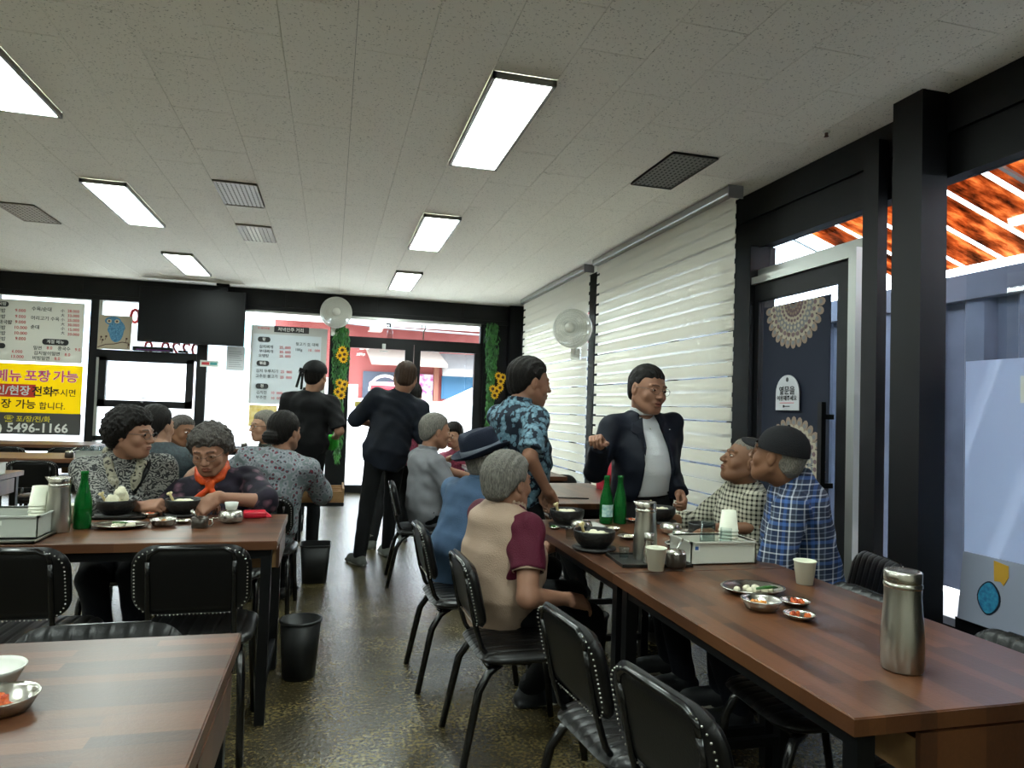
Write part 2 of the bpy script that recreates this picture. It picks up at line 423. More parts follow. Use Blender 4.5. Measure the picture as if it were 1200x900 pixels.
obj('pillar', fbar(-.06, .15, 0, 2.6, YB-.06), frame_black, wall_back)
obj('corner_post', fbar(2.62, 2.95, 0, 2.9, YB-.16), frame_black, wall_back)
obj('end_panel', fbar(2.24, 2.60, .02, 2.58, YB-.05), frame_black, wall_back)
# windows
def pane(parent, x0, x1, z0, z1, y=YB+.02, m=pane_m, name='pane'):
    return obj(name, MB().bx(x0, x1, y, y+.006, z0, z1), m, parent)
w1 = struct('window_1', fbar(-4.3, -3.2, 2.585, 2.62), alu)
obj('frame', fbar(-4.3, -3.2, .1, .16), frame_black, w1); pane(w1, -4.3, -3.2, 1.75, 2.6); pane(w1, -4.3, -3.22, .12, 1.75, m=frost_m, name='frosted_pane')
w2 = struct('window_2', fbar(-3.1, -1.85, 1.82, 1.93, YB-.04), frame_black)
pane(w2, -3.06, -1.85, 1.93, 2.58)
obj('frame', fbar(-3.10, -3.06, .12, 2.6), alu, w2)
obj('frame', fbar(-3.1, -1.85, .70, .76), frame_black, w2)
sash = MB().bx(-3.06, -1.88, YB-.06, YB, 1.155, 1.25).bx(-3.06, -1.88, YB-.06, YB, 1.78, 1.84).bx(-3.06, -2.97, YB-.06, YB, 1.155, 1.84).bx(-1.97, -1.88, YB-.06, YB, 1.155, 1.84)
s_ = obj('sash', sash, frame_black, w2)
obj('sash_handle', MB().tube([(-2.5, YB-.06, 1.23), (-2.5, YB-.11, 1.23), (-2.5, YB-.11, 1.29), (-2.36, YB-.11, 1.30)], .010, 6), alu, s_)
obj('frosted_pane', MB().bx(-2.97, -1.97, YB+.02, YB+.026, 1.25, 1.70), frost_m, w2); pane(w2, -2.97, -1.97, 1.70, 1.80)
pane(w2, -3.06, -1.85, .12, 1.16, m=frost_m, name='frosted_pane')
w3 = struct('window_3', fbar(-1.72, -.06, 2.57, 2.62), alu)
pane(w3, -1.72, -.06, 1.68, 2.58); pane(w3, -1.72, -.06, .12, 1.68, m=frost_m, name='frosted_pane')
w4 = struct('window_4', fbar(.15, 2.19, 2.56, 2.60), alu)
pane(w4, .15, 2.19, 2.30, 2.57)
d1 = struct('door_1', MB().bx(.15, .23, YB-.04, YB+.04, 0, 2.22).bx(1.04, 1.165, YB-.04, YB+.04, 0, 2.22).bx(.23, 1.04, YB-.04, YB+.04, 2.135, 2.22).bx(.23, 1.04, YB-.04, YB+.04, 0, .11), frame_black)
pane(d1, .23, 1.04, 1.39, 2.14); pane(d1, .23, 1.04, .1, 1.39, m=frost_m, name='frosted_pane')
obj('pull_handle', MB().tube([(1.10, YB-.04, 1.0), (1.10, YB-.1, 1.0), (1.10, YB-.1, 1.5), (1.10, YB-.04, 1.5)], .014, 8), black_metal, d1)
obj('door_stop', MB().box((.72, YB-.05, 2.17), (.05, .03, .08)).box((.72, YB-.05, 2.10), (.12, .02, .02)), alu, d1)
d2 = struct('door_2', MB().bx(1.175, 1.27, YB-.04, YB+.04, 0, 2.22).bx(2.10, 2.19, YB-.04, YB+.04, 0, 2.22).bx(1.27, 2.10, YB-.04, YB+.04, 2.135, 2.22).bx(1.27, 2.10, YB-.04, YB+.04, 0, .11), frame_black)
pane(d2, 1.27, 2.10, 1.38, 2.14); pane(d2, 1.27, 2.10, .1, 1.38, m=frost_m, name='frosted_pane')
obj('pull_handle', MB().tube([(1.21, YB-.04, .9), (1.21, YB-.1, .9), (1.21, YB-.1, 1.5), (1.21, YB-.04, 1.5)], .014, 8), black_metal, d2)
struct('trim_1', fbar(.15, 2.19, 2.22, 2.30), frame_black)

# ---- right wall
rw = MB()
rw.bx(XR-.08, XR+.02, YN, YB, 2.50, ZC+.01)
rw.bx(XR-.06, XR+.06, YN, YB, 0, .34)
rw.bx(XR-.06, XR+.06, YN, 1.6, .34, 2.5)
wall_right = struct('wall_right', rw, frame_black)
obj('fascia', MB().bx(XR-.10, XR-.08, 1.6, 4.6, 2.49, 2.70), frame_black, wall_right)
obj('fascia', MB().bx(XR-.12, XR-.10, 1.6, 4.6, 2.705, 2.895), frame_black, wall_right)
for y0, y1 in ((7.10, 7.28), (9.6, 10.34), (4.24, 4.5)):
    obj('post', MB().bx(XR-.2 if y0 == 7.10 else XR-.16, XR+.04, y0, y1, 0, 2.5), frame_black, wall_right)
obj('post', MB().bx(XR-.19, XR-.13, 3.04, 3.15, 0, 2.80), frame_black, wall_right)
col_ = MB().bx(2.68, 2.83, 2.68, 2.86, 0, 2.90)
pil = obj('column', col_, frame_black, wall_right)
w5 = struct('window_5', MB().bx(XR-.06, XR+.0, 2.92, 3.07, 2.44, 2.5), frame_black); obj('pane', MB().bx(XR-.01, XR-.004, 2.9, 3.08, .34, 2.5), pane_m, w5)
w6 = struct('window_6', MB().bx(XR-.06, XR+.02, 1.6, 2.67, .34, .39), frame_black)
obj('pane', MB().bx(XR-.01, XR-.004, 1.6, 2.67, 1.60, 2.5), pane_m, w6); obj('frosted_pane', MB().bx(XR-.01, XR-.004, 1.6, 2.67, .39, 1.60), frost_blue, w6)
obj('frame', MB().bx(XR-.05, XR+.01, 1.6, 1.66, .39, 2.5), frame_black, w6)
w7 = struct('window_7', MB().bx(XR-.05, XR+.03, 4.5, 7.10, .34, .42).bx(XR-.05, XR+.03, 5.6, 5.66, .42, 2.5), frame_black)
obj('pane', MB().bx(XR-.01, XR-.004, 4.5, 7.10, .42, 2.5), pane_m, w7)
w8 = struct('window_8', MB().bx(XR-.05, XR+.03, 7.28, 9.6, .34, .42).bx(XR-.05, XR+.03, 8.2, 8.26, .42, 2.5), frame_black)
obj('pane', MB().bx(XR-.01, XR-.004, 7.28, 9.6, .42, 2.5), pane_m, w8)
# transom over side door
w9 = struct('window_9', MB().bx(XR-.1, XR, 3.24, 4.24, 2.27, 2.33), alu); obj('pane', MB().bx(XR-.01, XR-.004, 3.24, 4.24, 2.33, 2.5), pane_m, w9)
# side door: aluminium frame proud of the wall, black leaf with glass
fx = 2.80
d3 = struct('door_3', MB().bx(fx, XR, 4.38, 4.50, 0, 2.27).bx(fx, XR, 3.24, 3.30, 0, 2.27).bx(fx, XR, 3.30, 4.38, 2.22, 2.27), alu)
leaf = MB().bx(fx+.03, fx+.08, 4.19, 4.38, .02, 2.22).bx(fx+.03, fx+.08, 3.31, 3.42, .02, 2.22).bx(fx+.03, fx+.08, 3.42, 4.19, 2.10, 2.22).bx(fx+.03, fx+.08, 3.42, 4.19, .02, .2)
lf = obj('door_leaf', leaf, frame_black, d3)
obj('pane', MB().bx(fx+.05, fx+.056, 3.42, 4.19, .2, 2.10), pane_m, lf)
obj('pull_handle', MB().bx(fx-.05, fx-.02, 3.44, 3.475, .85, 1.40).bx(fx-.03, fx+.04, 3.445, 3.47, .9, .93).bx(fx-.03, fx+.04, 3.445, 3.47, 1.30, 1.33), black_metal, lf)

# ------------------------------------------------------------------ outside
ground_m = mat('sunlit_concrete', '#d3d0c8', .9, var=(.8, '#dedbd3'))
struct('ground', MB().bx(-30, 30, YB+.25, 40, -.15, -.05).bx(XR+.2, 30, -20, YB+.25, -.15, -.05), ground_m)
red_wall = mat('hazed_red_wall', '#7c322e', .7, var=(1.2, '#884540'))  # red greyed in the base colour to imitate glare haze
bld = root('market_building', 'red market building across the street behind the glass doors', 'building', (0, 17, 0))
def wl(px, py, Y=17.0): p = pt(px, py, Y=Y); return p.x, p.z
x0, _ = wl(300, 400); 
obj('facade', MB().bx(-1.35, 8, 0, .3, 0, 4.3), red_wall, bld)
obj('eave', MB().bx(-1.3, 8, -1.0, 0, 3.38, 3.5).bx(-1.3, 8, -1.04, -1.0, 3.1, 3.5), mat('white_eave', '#b9bdbd', .5), bld)
for i in range(12): obj('eave_seam', MB().box((-1.0+i*.72, -1.055, 3.3), (.02, .02, .4), rot=(0, .5, 0)), mat('eave_seam', '#a6b4b4', .6) if i == 0 else bpy.data.materials['eave_seam'], bld)
aw = mat('beige_awning', '#8d7f74', .7); awg = mat('grey_awning', '#6a6664', .6)
obj('awning', MB().add([(.75,-.05,2.65),(2.5,-.05,2.65),(2.6,-.9,2.3),(.85,-.9,2.3),(.75,-.05,2.6),(2.5,-.05,2.6),(2.6,-.9,2.22),(.85,-.9,2.22)], [(0,3,2,1),(4,5,6,7),(2,3,7,6),(0,1,5,4),(0,4,7,3),(1,2,6,5)]), aw, bld)
a2 = obj('awning', MB().add([(2.55,-.05,2.62),(4.1,-.05,2.62),(4.1,-.8,2.1),(2.5,-.8,2.1),(2.55,-.05,2.57),(4.1,-.05,2.57),(4.1,-.8,2.03),(2.5,-.8,2.03)], [(0,3,2,1),(4,5,6,7),(2,3,7,6),(0,1,5,4),(0,4,7,3),(1,2,6,5)]), awg, bld)
obj('shop_window', MB().bx(.7, 2.2, -.04, 0, 1.2, 2.1), mat('dark_shopfront', '#454a55', .3), bld)
obj('shop_window', MB().bx(2.6, 4.2, -.05, 0, 1.5, 2.06), mat('blue_tarpaulin', '#2d5f80', .5), bld)
obj('pole', MB().bx(2.40, 2.52, -.1, 0, .2, 2.6), mat('brown_pole', '#8d5a48', .6), bld)
pm = mat('pink_poster', '#e6c9d6', .6, var=(9, '#b23f78'))
obj('poster', MB().bx(1.95, 2.38, -.09, -.06, 1.3, 2.08), pm, bld)
# red dispenser, canopy, sign
r_ = root('dispenser', 'red box shaped machine in the street left of the dark-shirted man', 'machine', (1.12, 15.6, 0))
obj('body', MB().bx(-.3, .3, -.3, .3, 0, 1.72), mat('red_machine', '#99202c', .4), r_, bevel=.05, bseg=2); obj('top_sign', MB().bx(-.32, .32, -.31, .31, 1.72, 1.80), mat('pink_trim', '#e9a0a8', .4), r_)
obj('hoop', MB().tube([(.34*math.cos(a), -.2, 1.6+.34*math.sin(a)) for a in [PI*i/10 for i in range(11)]], .03, 6), white_pl, r_)
r_ = root('canopy_tent', 'white peaked canopy tent seen through the right door glass', 'tent', (2.95, 14.2, 0))
tm = mat('white_canopy', '#efeee8', .7)
obj('roof', MB().add([(-.95,-.9,1.25),(.95,-.9,1.25),(.95,.9,1.25),(-.95,.9,1.25),(.0,0,1.78),(-.95,-.9,1.17),(.95,-.9,1.17),(.95,.9,1.17),(-.95,.9,1.17)], [(0,1,4),(1,2,4),(2,3,4),(3,0,4),(5,6,1,0),(6,7,2,1),(7,8,3,2),(8,5,0,3)]), tm, r_)
for sx in (-1,1):
    for sy in (-1,1): obj('leg', MB().bx(sx*.9-.02, sx*.9+.02, sy*.85-.02, sy*.85+.02, -.05, 1.2), alu, r_)
r_ = root('street_sign_board', 'small white notice board low in the left door glass', 'sign', (.25, 15.2, 0))
obj('board', MB().bx(-.28, .28, -.02, .02, 1.35, 1.72), white_pl, r_); obj('post', MB().bx(-.02, .02, -.02, .02, -.05, 1.35), alu, r_)
bld2 = root('white_building', 'pale building across the street behind the left windows', 'building', (-10, 21, 0))
pale = mat('pale_render', '#8f969b', .8); 
obj('wall', MB().bx(-14, 8.9, 0, .4, 0, 6), pale, bld2)
for i in range(9):
    f = obj('window', MB().bx(-7.6+i*1.35, -6.9+i*1.35, -.04, 0, 2.7, 3.6), mat('far_window', '#7f93a3', .3) if i == 0 else bpy.data.materials['far_window'], bld2)
for i in range(6): obj('grey_pipe', MB().bx(-6.8+i*1.9, -6.7+i*1.9, -.1, -.02, 0, 6), mat('grey_pipe', '#90989f', .5) if i == 0 else bpy.data.materials['grey_pipe'], bld2)
teal = mat('teal_board', '#8fc6c4', .6)
bb = tag(obj('shop_signboard', MB().bx(-2.6, -1.6, 15.0, 15.1, 2.75, 3.6).bx(-2.5, -2.42, 15.02, 15.08, -.05, 2.75).bx(-1.78, -1.7, 15.02, 15.08, -.05, 2.75), teal), 'teal shop signboard with a round white disc, top of the third window', 'sign')
obj('disc', MB().lathe([(0,0),(.26,0),(.26,.03),(0,.03)], 24, M=Matrix.Translation((-1.75,14.98,3.22)) @ Matrix.Rotation(PI/2,4,'X')), mat('disc_cream','#f2ead2',.6), bb)
obj('power_cable', MB().tube([(-4, -2.5, 3.1), (-1.5, -2.5, 3.05), (1, -2.5, 2.9), (4, -2.5, 2.85), (4, 0, 2.9)], .02, 6), mat('cable_grey', '#6d7276', .6), bld)

# right side: corrugated container and lean-to roof
cont_m = mat('container_grey_blue', '#4f576a', .6, var=(3, '#444b5c'))
ct = root('shipping_container', 'grey blue corrugated container wall outside the right window', 'container', (4.75, 0, 0))
cx = 0
prof = MB(); y = -2.0; pts_ = []
while y < 15: pts_ += [(0, y), (0, y+.16), (.06, y+.22), (.06, y+.38)]; y += .44
vs = [(p[0], p[1], 0) for p in pts_] + [(p[0], p[1], 2.28) for p in pts_]; n = len(pts_)
prof.add(vs, [(i, i+1, i+1+n, i+n) for i in range(n-1)])
prof.bx(.065, .12, -2, 15.2, 0, 2.28)
obj('corrugated_panel', prof, cont_m, ct)
obj('top_rail', MB().bx(-.04, .1, -2, 15.2, 2.26, 2.46), mat('container_rail', '#454b5a', .6), ct)
for i in range(5): obj('louvre', MB().bx(-.06, -.01, 1.9+i*.0, 2.45, 1.52+i*.14, 1.58+i*.14), white_pl, ct)
obj('window_unit', MB().bx(-.08, 0, 2.3, 3.6, 1.0, 1.05).bx(-.08, 0, 2.3, 3.6, 1.72, 1.77).bx(-.08,0,2.3,2.35,1.0,1.77).bx(-.08,0,3.55,3.6,1.0,1.77), white_pl, ct)
rust = bpy.data.materials.new('rusty_translucent_roof'); rust.use_nodes = True
t = rust.node_tree; t.nodes.clear(); o_ = NN(t, 'ShaderNodeOutputMaterial'); a = NN(t, 'ShaderNodeBsdfTranslucent'); d = NN(t, 'ShaderNodeBsdfDiffuse'); mx = NN(t, 'ShaderNodeMixShader'); mx.inputs[0].default_value = .8
tc = NN(t, 'ShaderNodeTexCoord'); n1 = NN(t, 'ShaderNodeTexNoise'); n1.inputs['Scale'].default_value = 2.6; n1.inputs['Detail'].default_value = 7; n1.inputs['Roughness'].default_value = .7
r = NN(t, 'ShaderNodeValToRGB'); e = r.color_ramp.elements; e[0].position = .38; e[0].color = srgb('#2c1a12'); e[1].position = .62; e[1].color = srgb('#c08a5e'); k = e.new(.5); k.color = srgb('#8a5230')
mp = NN(t, 'ShaderNodeMapping'); mp.inputs['Scale'].default_value = (.8, 2.5, 1)
t.links.new(tc.outputs['Object'], mp.inputs[0]); t.links.new(mp.outputs[0], n1.inputs['Vector']); t.links.new(n1.outputs[0], r.inputs[0])
t.links.new(r.outputs[0], a.inputs[0]); t.links.new(r.outputs[0], d.inputs[0]); t.links.new(d.outputs[0], mx.inputs[1]); t.links.new(a.outputs[0], mx.inputs[2]); t.links.new(mx.outputs[0], o_.inputs[0])
clear_roof = film_mat('clear_roof_sheet', '#e4eef6', .9, .45)
rf = root('lean_to_roof', 'rusty translucent lean-to roof outside the right window', 'roof', (3.05, 0, 3.28))
sl = Matrix.Rotation(math.atan2(.62, 1.75), 4, 'Y')
y = -1.9; i = 0
while y < 7.0:
    w = .34
    m_ = rust if y < 5.0 else clear_roof
    obj('roof_sheet', MB().box((1.0, y+w/2, 0), (2.1, w-.06, .01)), m_, rf, rot=(0, math.atan2(.62,1.75), 0))
    obj('roof_strip', MB().box((1.0, y+w, .012), (2.1, .05, .012)), clear_roof, rf, rot=(0, math.atan2(.62,1.75), 0))
    y += w; i += 1
for k in range(5): obj('rafter', MB().box((1.0, -.6+k*2.0, -.02), (2.1, .03, .02)), alu, rf, rot=(0, math.atan2(.62,1.75), 0))

# ------------------------------------------------------------------ blinds
def blind(y0, y1, zb, label):
    r_ = root('roller_blind', label, 'blind', (2.65, 0, 0))
    obj('headrail', MB().bx(-.06, .05, y0, y1, 2.83, 2.895), alu, r_, bevel=.012, bseg=2)
    obj('end_cap', MB().bx(-.062, .052, y0-.012, y0, 2.81, 2.897), mat('grey_cap', '#85858a', .5) if 'grey_cap' not in bpy.data.materials else bpy.data.materials['grey_cap'], r_)
    z = 2.83; i = 0; p = .105; band = None; sheer = None
    while z-p > zb:
        if band is None:
            band = MB().add([(.0,y0,0),(.0,y1,0),(-.003,y0,-.082),(-.003,y1,-.082),(.002,y0,0),(.002,y1,0),(-.001,y0,-.082),(-.001,y1,-.082)], [(0,1,3,2),(4,6,7,5)]).mesh('fabric_band'); band.materials.append(blind_m)
            sheer = MB().add([(.014,y0+.015,.004),(.014,y1-.015,.004),(.014,y0+.015,-.04),(.014,y1-.015,-.04)], [(0,1,3,2)]).mesh('sheer_band'); sheer.materials.append(blind_sheer)
            back = MB().add([(.02,y0+.02,-.05),(.02,y1-.02,-.05),(.02,y0+.02,-.118),(.02,y1-.02,-.118)], [(0,1,3,2)]).mesh('back_fabric_band'); back.materials.append(blind_m)
        o = bpy.data.objects.new('fabric_band', band); COL.objects.link(o); o.parent = r_; o.location = (0, 0, z)
        o = bpy.data.objects.new('back_fabric_band', back); COL.objects.link(o); o.parent = r_; o.location = (0, 0, z + (.0 if z > 2.0 else .012+.006*((i*7) % 3)))
        z -= p; i += 1
    obj('bottom_bar', MB().bx(-.01, .02, y0, y1, z-.02, z+.01), alu, r_)
blind(4.22, 6.80, .45, 'wide white zebra roller blind right of the white fan')
blind(7.04, 9.68, .45, 'white zebra roller blind beside the far black corner')
# ------------------------------------------------------------------ things on the walls and windows
RB = (PI/2, 0, 0)
ink = mat('black_ink', '#1d1c1c', .6); red_ink = mat('red_ink', '#c23a40', .6); white_ink = mat('white_ink', '#e6e6e2', .6); pink_ink = mat('magenta_ink', '#d13b8b', .6); pill_m = mat('dark_pill', '#2b2b2d', .5)
def at_wall(px, py, Y): p = pt(px, py, Y=Y); return p.x, p.z
def wtext(par, s, px, py, size, m, Y=10.435, bold=.012, align='CENTER', lift=0):
    x, z = at_wall(px, py, Y); L = par.location
    return lettering(par, s, size, m, x-L.x, Y-lift-L.y, z-L.z, RB, bold, align)
def pill(par, px, py, w, h, Y=10.437):
    x, z = at_wall(px, py, Y); L = par.location
    me = MB().prism(rrect(w, h, h*.45), -.002, .002, M=Matrix.Translation((x-L.x, Y-L.y, z-L.z)) @ Matrix.Rotation(PI/2, 4, 'X')); return obj('label_pill', me, pill_m, par)
board_m = film_mat('translucent_menu_board', '#d8d6cc', .22)
m1 = root('menu_board', 'white menu board with red prices in the far left window', 'menu board', (-4.0, 10.45, 1.72), group='menu boards on the windows')
obj('panel', MB().bx(-1.0, .73, 0, .012, 0, .81), board_m, m1)
for py, s, p in ((364,'국밥','9.000'),(371,'국밥','9.000'),(377.5,'대국밥','9.000'),(384,'국밥','10.000'),(390.5,'국밥','10.000'),(397,'국밥','9.000')):
    wtext(m1, s, 6 if len(s) == 3 else 1, py, .058, ink); wtext(m1, p, 24, py, .056, red_ink)
for py, s in ((412,'6.000'),(418,'13.000')): wtext(m1, s, 20, py, .056, red_ink)
pill(m1, 2, 356, .16, .07); wtext(m1, '국밥', 3, 356, .05, white_ink, lift=.004); pill(m1, 1, 405, .1, .07)
wtext(m1, '수육/순대', 49, 362.5, .060, ink); wtext(m1, '머리고기 수육', 53, 373.5, .058, ink); wtext(m1, '순대', 41, 383.5, .058, ink)
for i, (k_, p) in enumerate((('小','28.000'),('大','33.000'),('小','25.000'),('大','30.000'),('小','15.000'),('大','20.000'))):
    wtext(m1, k_, 73.5, 364.5+5.2*i, .045, ink); wtext(m1, p, 86, 365+5.4*i, .052, red_ink)
pill(m1, 65, 401, .31, .08); wtext(m1, '계절 메뉴', 65, 401, .052, white_ink, lift=.004)
for px, py, s, m_ in ((44,408,'밀면',ink),(58,408,'8.0',red_ink),(75,409,'콩국수',ink),(91,410,'9.0',red_ink),(55,414.5,'김치말이밀면',ink),(79,416,'8.0',red_ink),(48,420,'비빔밀면',ink),(67,420.5,'8.0',red_ink)): wtext(m1, s, px, py, .056, m_)
m2 = root('takeaway_banner', 'yellow and grey takeaway poster with phone number 5496-1166 below the left menu board', 'poster', (-4.0, 10.45, .76))
obj('yellow_panel', MB().bx(-1.0, .75, 0, .006, .285, .93), film_mat('poster_yellow', '#f2dc22', .30), m2); obj('grey_panel', MB().bx(-1.0, .76, 0, .006, 0, .285), mat('poster_grey', '#4b4a48', .5), m2)
for px, py, s in ((10,441,'메뉴'),(44,441.5,'포장'),(77,442.5,'가능')):
    wtext(m2, s, px, py, .165, white_ink, bold=.035); wtext(m2, s, px, py, .165, pink_ink, bold=.012, lift=.003)
x, z = at_wall(15, 457.5, 10.44); obj('red_block', MB().bx(x+4.0-.5, x+4.0+.26, -.012, -.008, z-.76-.085, z-.76+.085), mat('poster_red', '#cf3a2c', .5), m2)
wtext(m2, '인/현장', 15, 458, .135, white_ink, bold=.02, lift=.012); wtext(m2, '전화', 50, 459.5, .14, ink, bold=.022); wtext(m2, '주시면', 75, 461, .105, ink, bold=.008)
wtext(m2, '장', 7, 473.5, .13, ink, bold=.02); wtext(m2, '가능', 30, 474.5, .13, ink, bold=.02); wtext(m2, '합니다.', 61, 476.5, .105, ink, bold=.012)
yl = mat('yellow_ink', '#e4d23a', .5); wtext(m2, '☎ 포/장/전/화', 32, 491.5, .088, yl, bold=.015); wtext(m2, ') 5496-1166', 39, 502, .165, white_ink, bold=.022)
m3 = root('menu_board', 'white evening menu board beside the left glass door, behind the waiter', 'menu board', (-.6, 10.45, 1.26), group='menu boards on the windows')
obj('panel', MB().bx(-.545, .50, 0, .012, 0, 1.12), film_mat('menu_board_face', '#cdd3d6', .16), m3); obj('border', MB().bx(-.545,.50,-.002,0,1.0,1.12).bx(-.545,-.515,-.002,0,0,1.0).bx(.42,.50,-.002,0,0,1.0), mat('menu_border', '#b9b9b6', .6), m3)
x, z = at_wall(341, 386.5, 10.437); obj('title_bar', MB().bx(x+.6-.23, x+.6+.25, -.008, -.003, z-1.26-.045, z-1.26+.045), pill_m, m3)
wtext(m3, '저녁안주 거리', 341, 387, .062, white_ink, lift=.006); wtext(m3, '국 돼지국밥', 309, 384.8, .034, red_ink)
for px, py, s in ((309.5,397.7,'탕'),(308,425.7,'볶음'),(307,452.5,'전')): pill(m3, px, py, .17, .075); wtext(m3, s, px, py, .05, white_ink, lift=.004)
for px, py, s, m_ in ((312,406.5,'김치찌개',ink),(334,407.5,'25. 000',red_ink),(312,411.8,'부대찌개',ink),(334,412.8,'30. 000',red_ink),(309,417,'오뎅탕',ink),(334,417.8,'25. 000',red_ink),
                      (360,404,'뒷고기 生 대패',ink),(350,410,'100g',ink),(368,411,'10 . 000',red_ink),(313,435,'김치 두루치기',ink),(335.5,436,'25  000',red_ink),(312.5,441,'고추장 불고기',ink),(335,442.5,'25  000',red_ink),
                      (306.5,460,'김치전',ink),(324,460.6,'10  000',red_ink),(306,465.8,'부추전',ink),(324,466.8,'10  000',red_ink),(353,436,'포장',ink)): wtext(m3, s, px, py, .052, m_)
tag(obj('paper_notice', MB().bx(0,.38,0,.004,0,.30), mat('notice_yellow', '#d8b95c', .6, var=(14,'#e8d79a')), None, (-1.13, 10.45, .94)), 'yellow paper notice taped below the evening menu board', 'notice')
nb = tag(obj('paper_notice', MB().bx(0,.24,0,.004,0,.34), mat('notice_white', '#c9ccd0', .6), None, (-1.46, 10.47, 1.72)), 'pale printed notice on the glass right of the television', 'notice')
for i in range(8): obj('text_line', MB().bx(.03, .21-.02*(i % 3), -.002, 0, .05+.03*i, .058+.03*i), mat('grey_print','#8f959a',.6) if i == 0 else bpy.data.materials['grey_print'], nb)
rt_ = mat('red_window_lettering', '#e0383c', .5)
g_ = root('window_lettering', 'large red reversed numerals stuck on the glass behind the television', 'lettering', (-2.5, 10.53, 2.0))
lettering(g_, '0', .30, rt_, -.17, 0, .40, RB, .02, mirror=True); lettering(g_, '0220-0', .26, rt_, .32, 0, -.02, RB, .015, mirror=True)
# television
tv = root('television', 'large black flat television hung from the ceiling over the windows', 'television', (-1.88, 10.22, 2.42))
obj('screen', MB().bx(-.655,.655,-.03,-.024,-.36,.36), mat('tv_screen', '#050608', .45, 0, .2), tv); obj('casing', MB().bx(-.67,.67,-.024,.03,-.375,.375), frame_black, tv, bevel=.004)
obj('mount', MB().bx(.30,.42,.03,.08,-.3,.48).bx(.28,.44,.0,.1,.455,.48), black_metal, tv)
sb = root('set_top_box', 'black set-top box with a coloured strip on the window rail below the television', 'set-top box', (-2.40, 10.44, 1.932))
obj('case', MB().bx(-.25,.25,-.05,.03,0,.06), black_metal, sb, bevel=.006); obj('strip', MB().bx(-.2,.22,-.052,-.05,.012,.022), mat('purple_strip','#7a2f8a',.3), sb)
sb2 = root('small_black_box', 'small black adapter box on the window rail right of the set-top box', 'box', (-2.02, 10.44, 1.932)); obj('case', MB().bx(-.06,.06,-.03,.03,0,.03), black_metal, sb2); obj('wire', MB().tube([(.03,0,.03),(.05,-.02,.12),(.02,-.05,.22)], .004, 5), black_metal, sb2)
wn_ = tag(obj('wall_sticker', MB().bx(-.12,.12,0,.004,-.045,.045), white_pl, None, (-1.68, 10.455, 1.80)), 'small white sticker with coloured print on the post under the television', 'sticker')
obj('print', MB().bx(-.1,.0,-.002,0,-.02,.02), red_ink, wn_); obj('print', MB().bx(.01,.1,-.002,0,-.02,.02), mat('teal_print','#3b8a8a',.5), wn_)
# owl canvas
ow = root('canvas_picture', 'cream canvas with a blue owl leaning in the window left of the television', 'picture', (-2.88, 10.40, 1.935), rot=(-.08, 0, 0))
obj('canvas', MB().bx(-.2,.2,0,.02,0,.46), mat('canvas_cream', '#a89c86', .8), ow)
blue_p = mat('owl_blue', '#2d5f82', .6, var=(60, '#5a8fae')); brown_p = mat('owl_brown', '#4b2f25', .6)
def flat(poly, m, nm, par, y): return obj(nm, MB().prism(poly, 0, .003, M=Matrix.Translation((0,y,0)) @ Matrix.Rotation(PI/2, 4, 'X')), m, par)
flat([(.02+.11*math.cos(a)*(1 if math.sin(a) > 0 else .8), .25+.155*math.sin(a)) for a in [2*PI*i/24 for i in range(24)]], blue_p, 'owl_body', ow, 0)
flat([(-.03+.10*math.cos(a), .385+.06*math.sin(a)) for a in [2*PI*i/20 for i in range(20)]], blue_p, 'owl_head', ow, -.003)
for s in (-.075, .02): flat([(s+.030*math.cos(a), .38+.028*math.sin(a)) for a in [2*PI*i/14 for i in range(14)]], mat('owl_cream','#b9ac93',.6) if s < 0 else bpy.data.materials['owl_cream'], 'owl_eye', ow, -.006); flat([(s+.014*math.cos(a), .38+.014*math.sin(a)) for a in [2*PI*i/10 for i in range(10)]], brown_p, 'owl_pupil', ow, -.009)
br = MB().tube([(-.19,-.002,.02),(-.1,-.002,.06),(.0,-.002,.07),(.1,-.002,.10),(.18,-.002,.09)], .006, 5)
for x, z in ((-.15,.12),(-.11,.17),(-.17,.16),(.14,.15),(.17,.07)): br.tube([(x,-.002,z-.05),(x+.01,-.002,z)], .003, 5).ell((x+.01,-.002,z),(.014,.004,.014),8)
obj('branch', br, brown_p, ow)
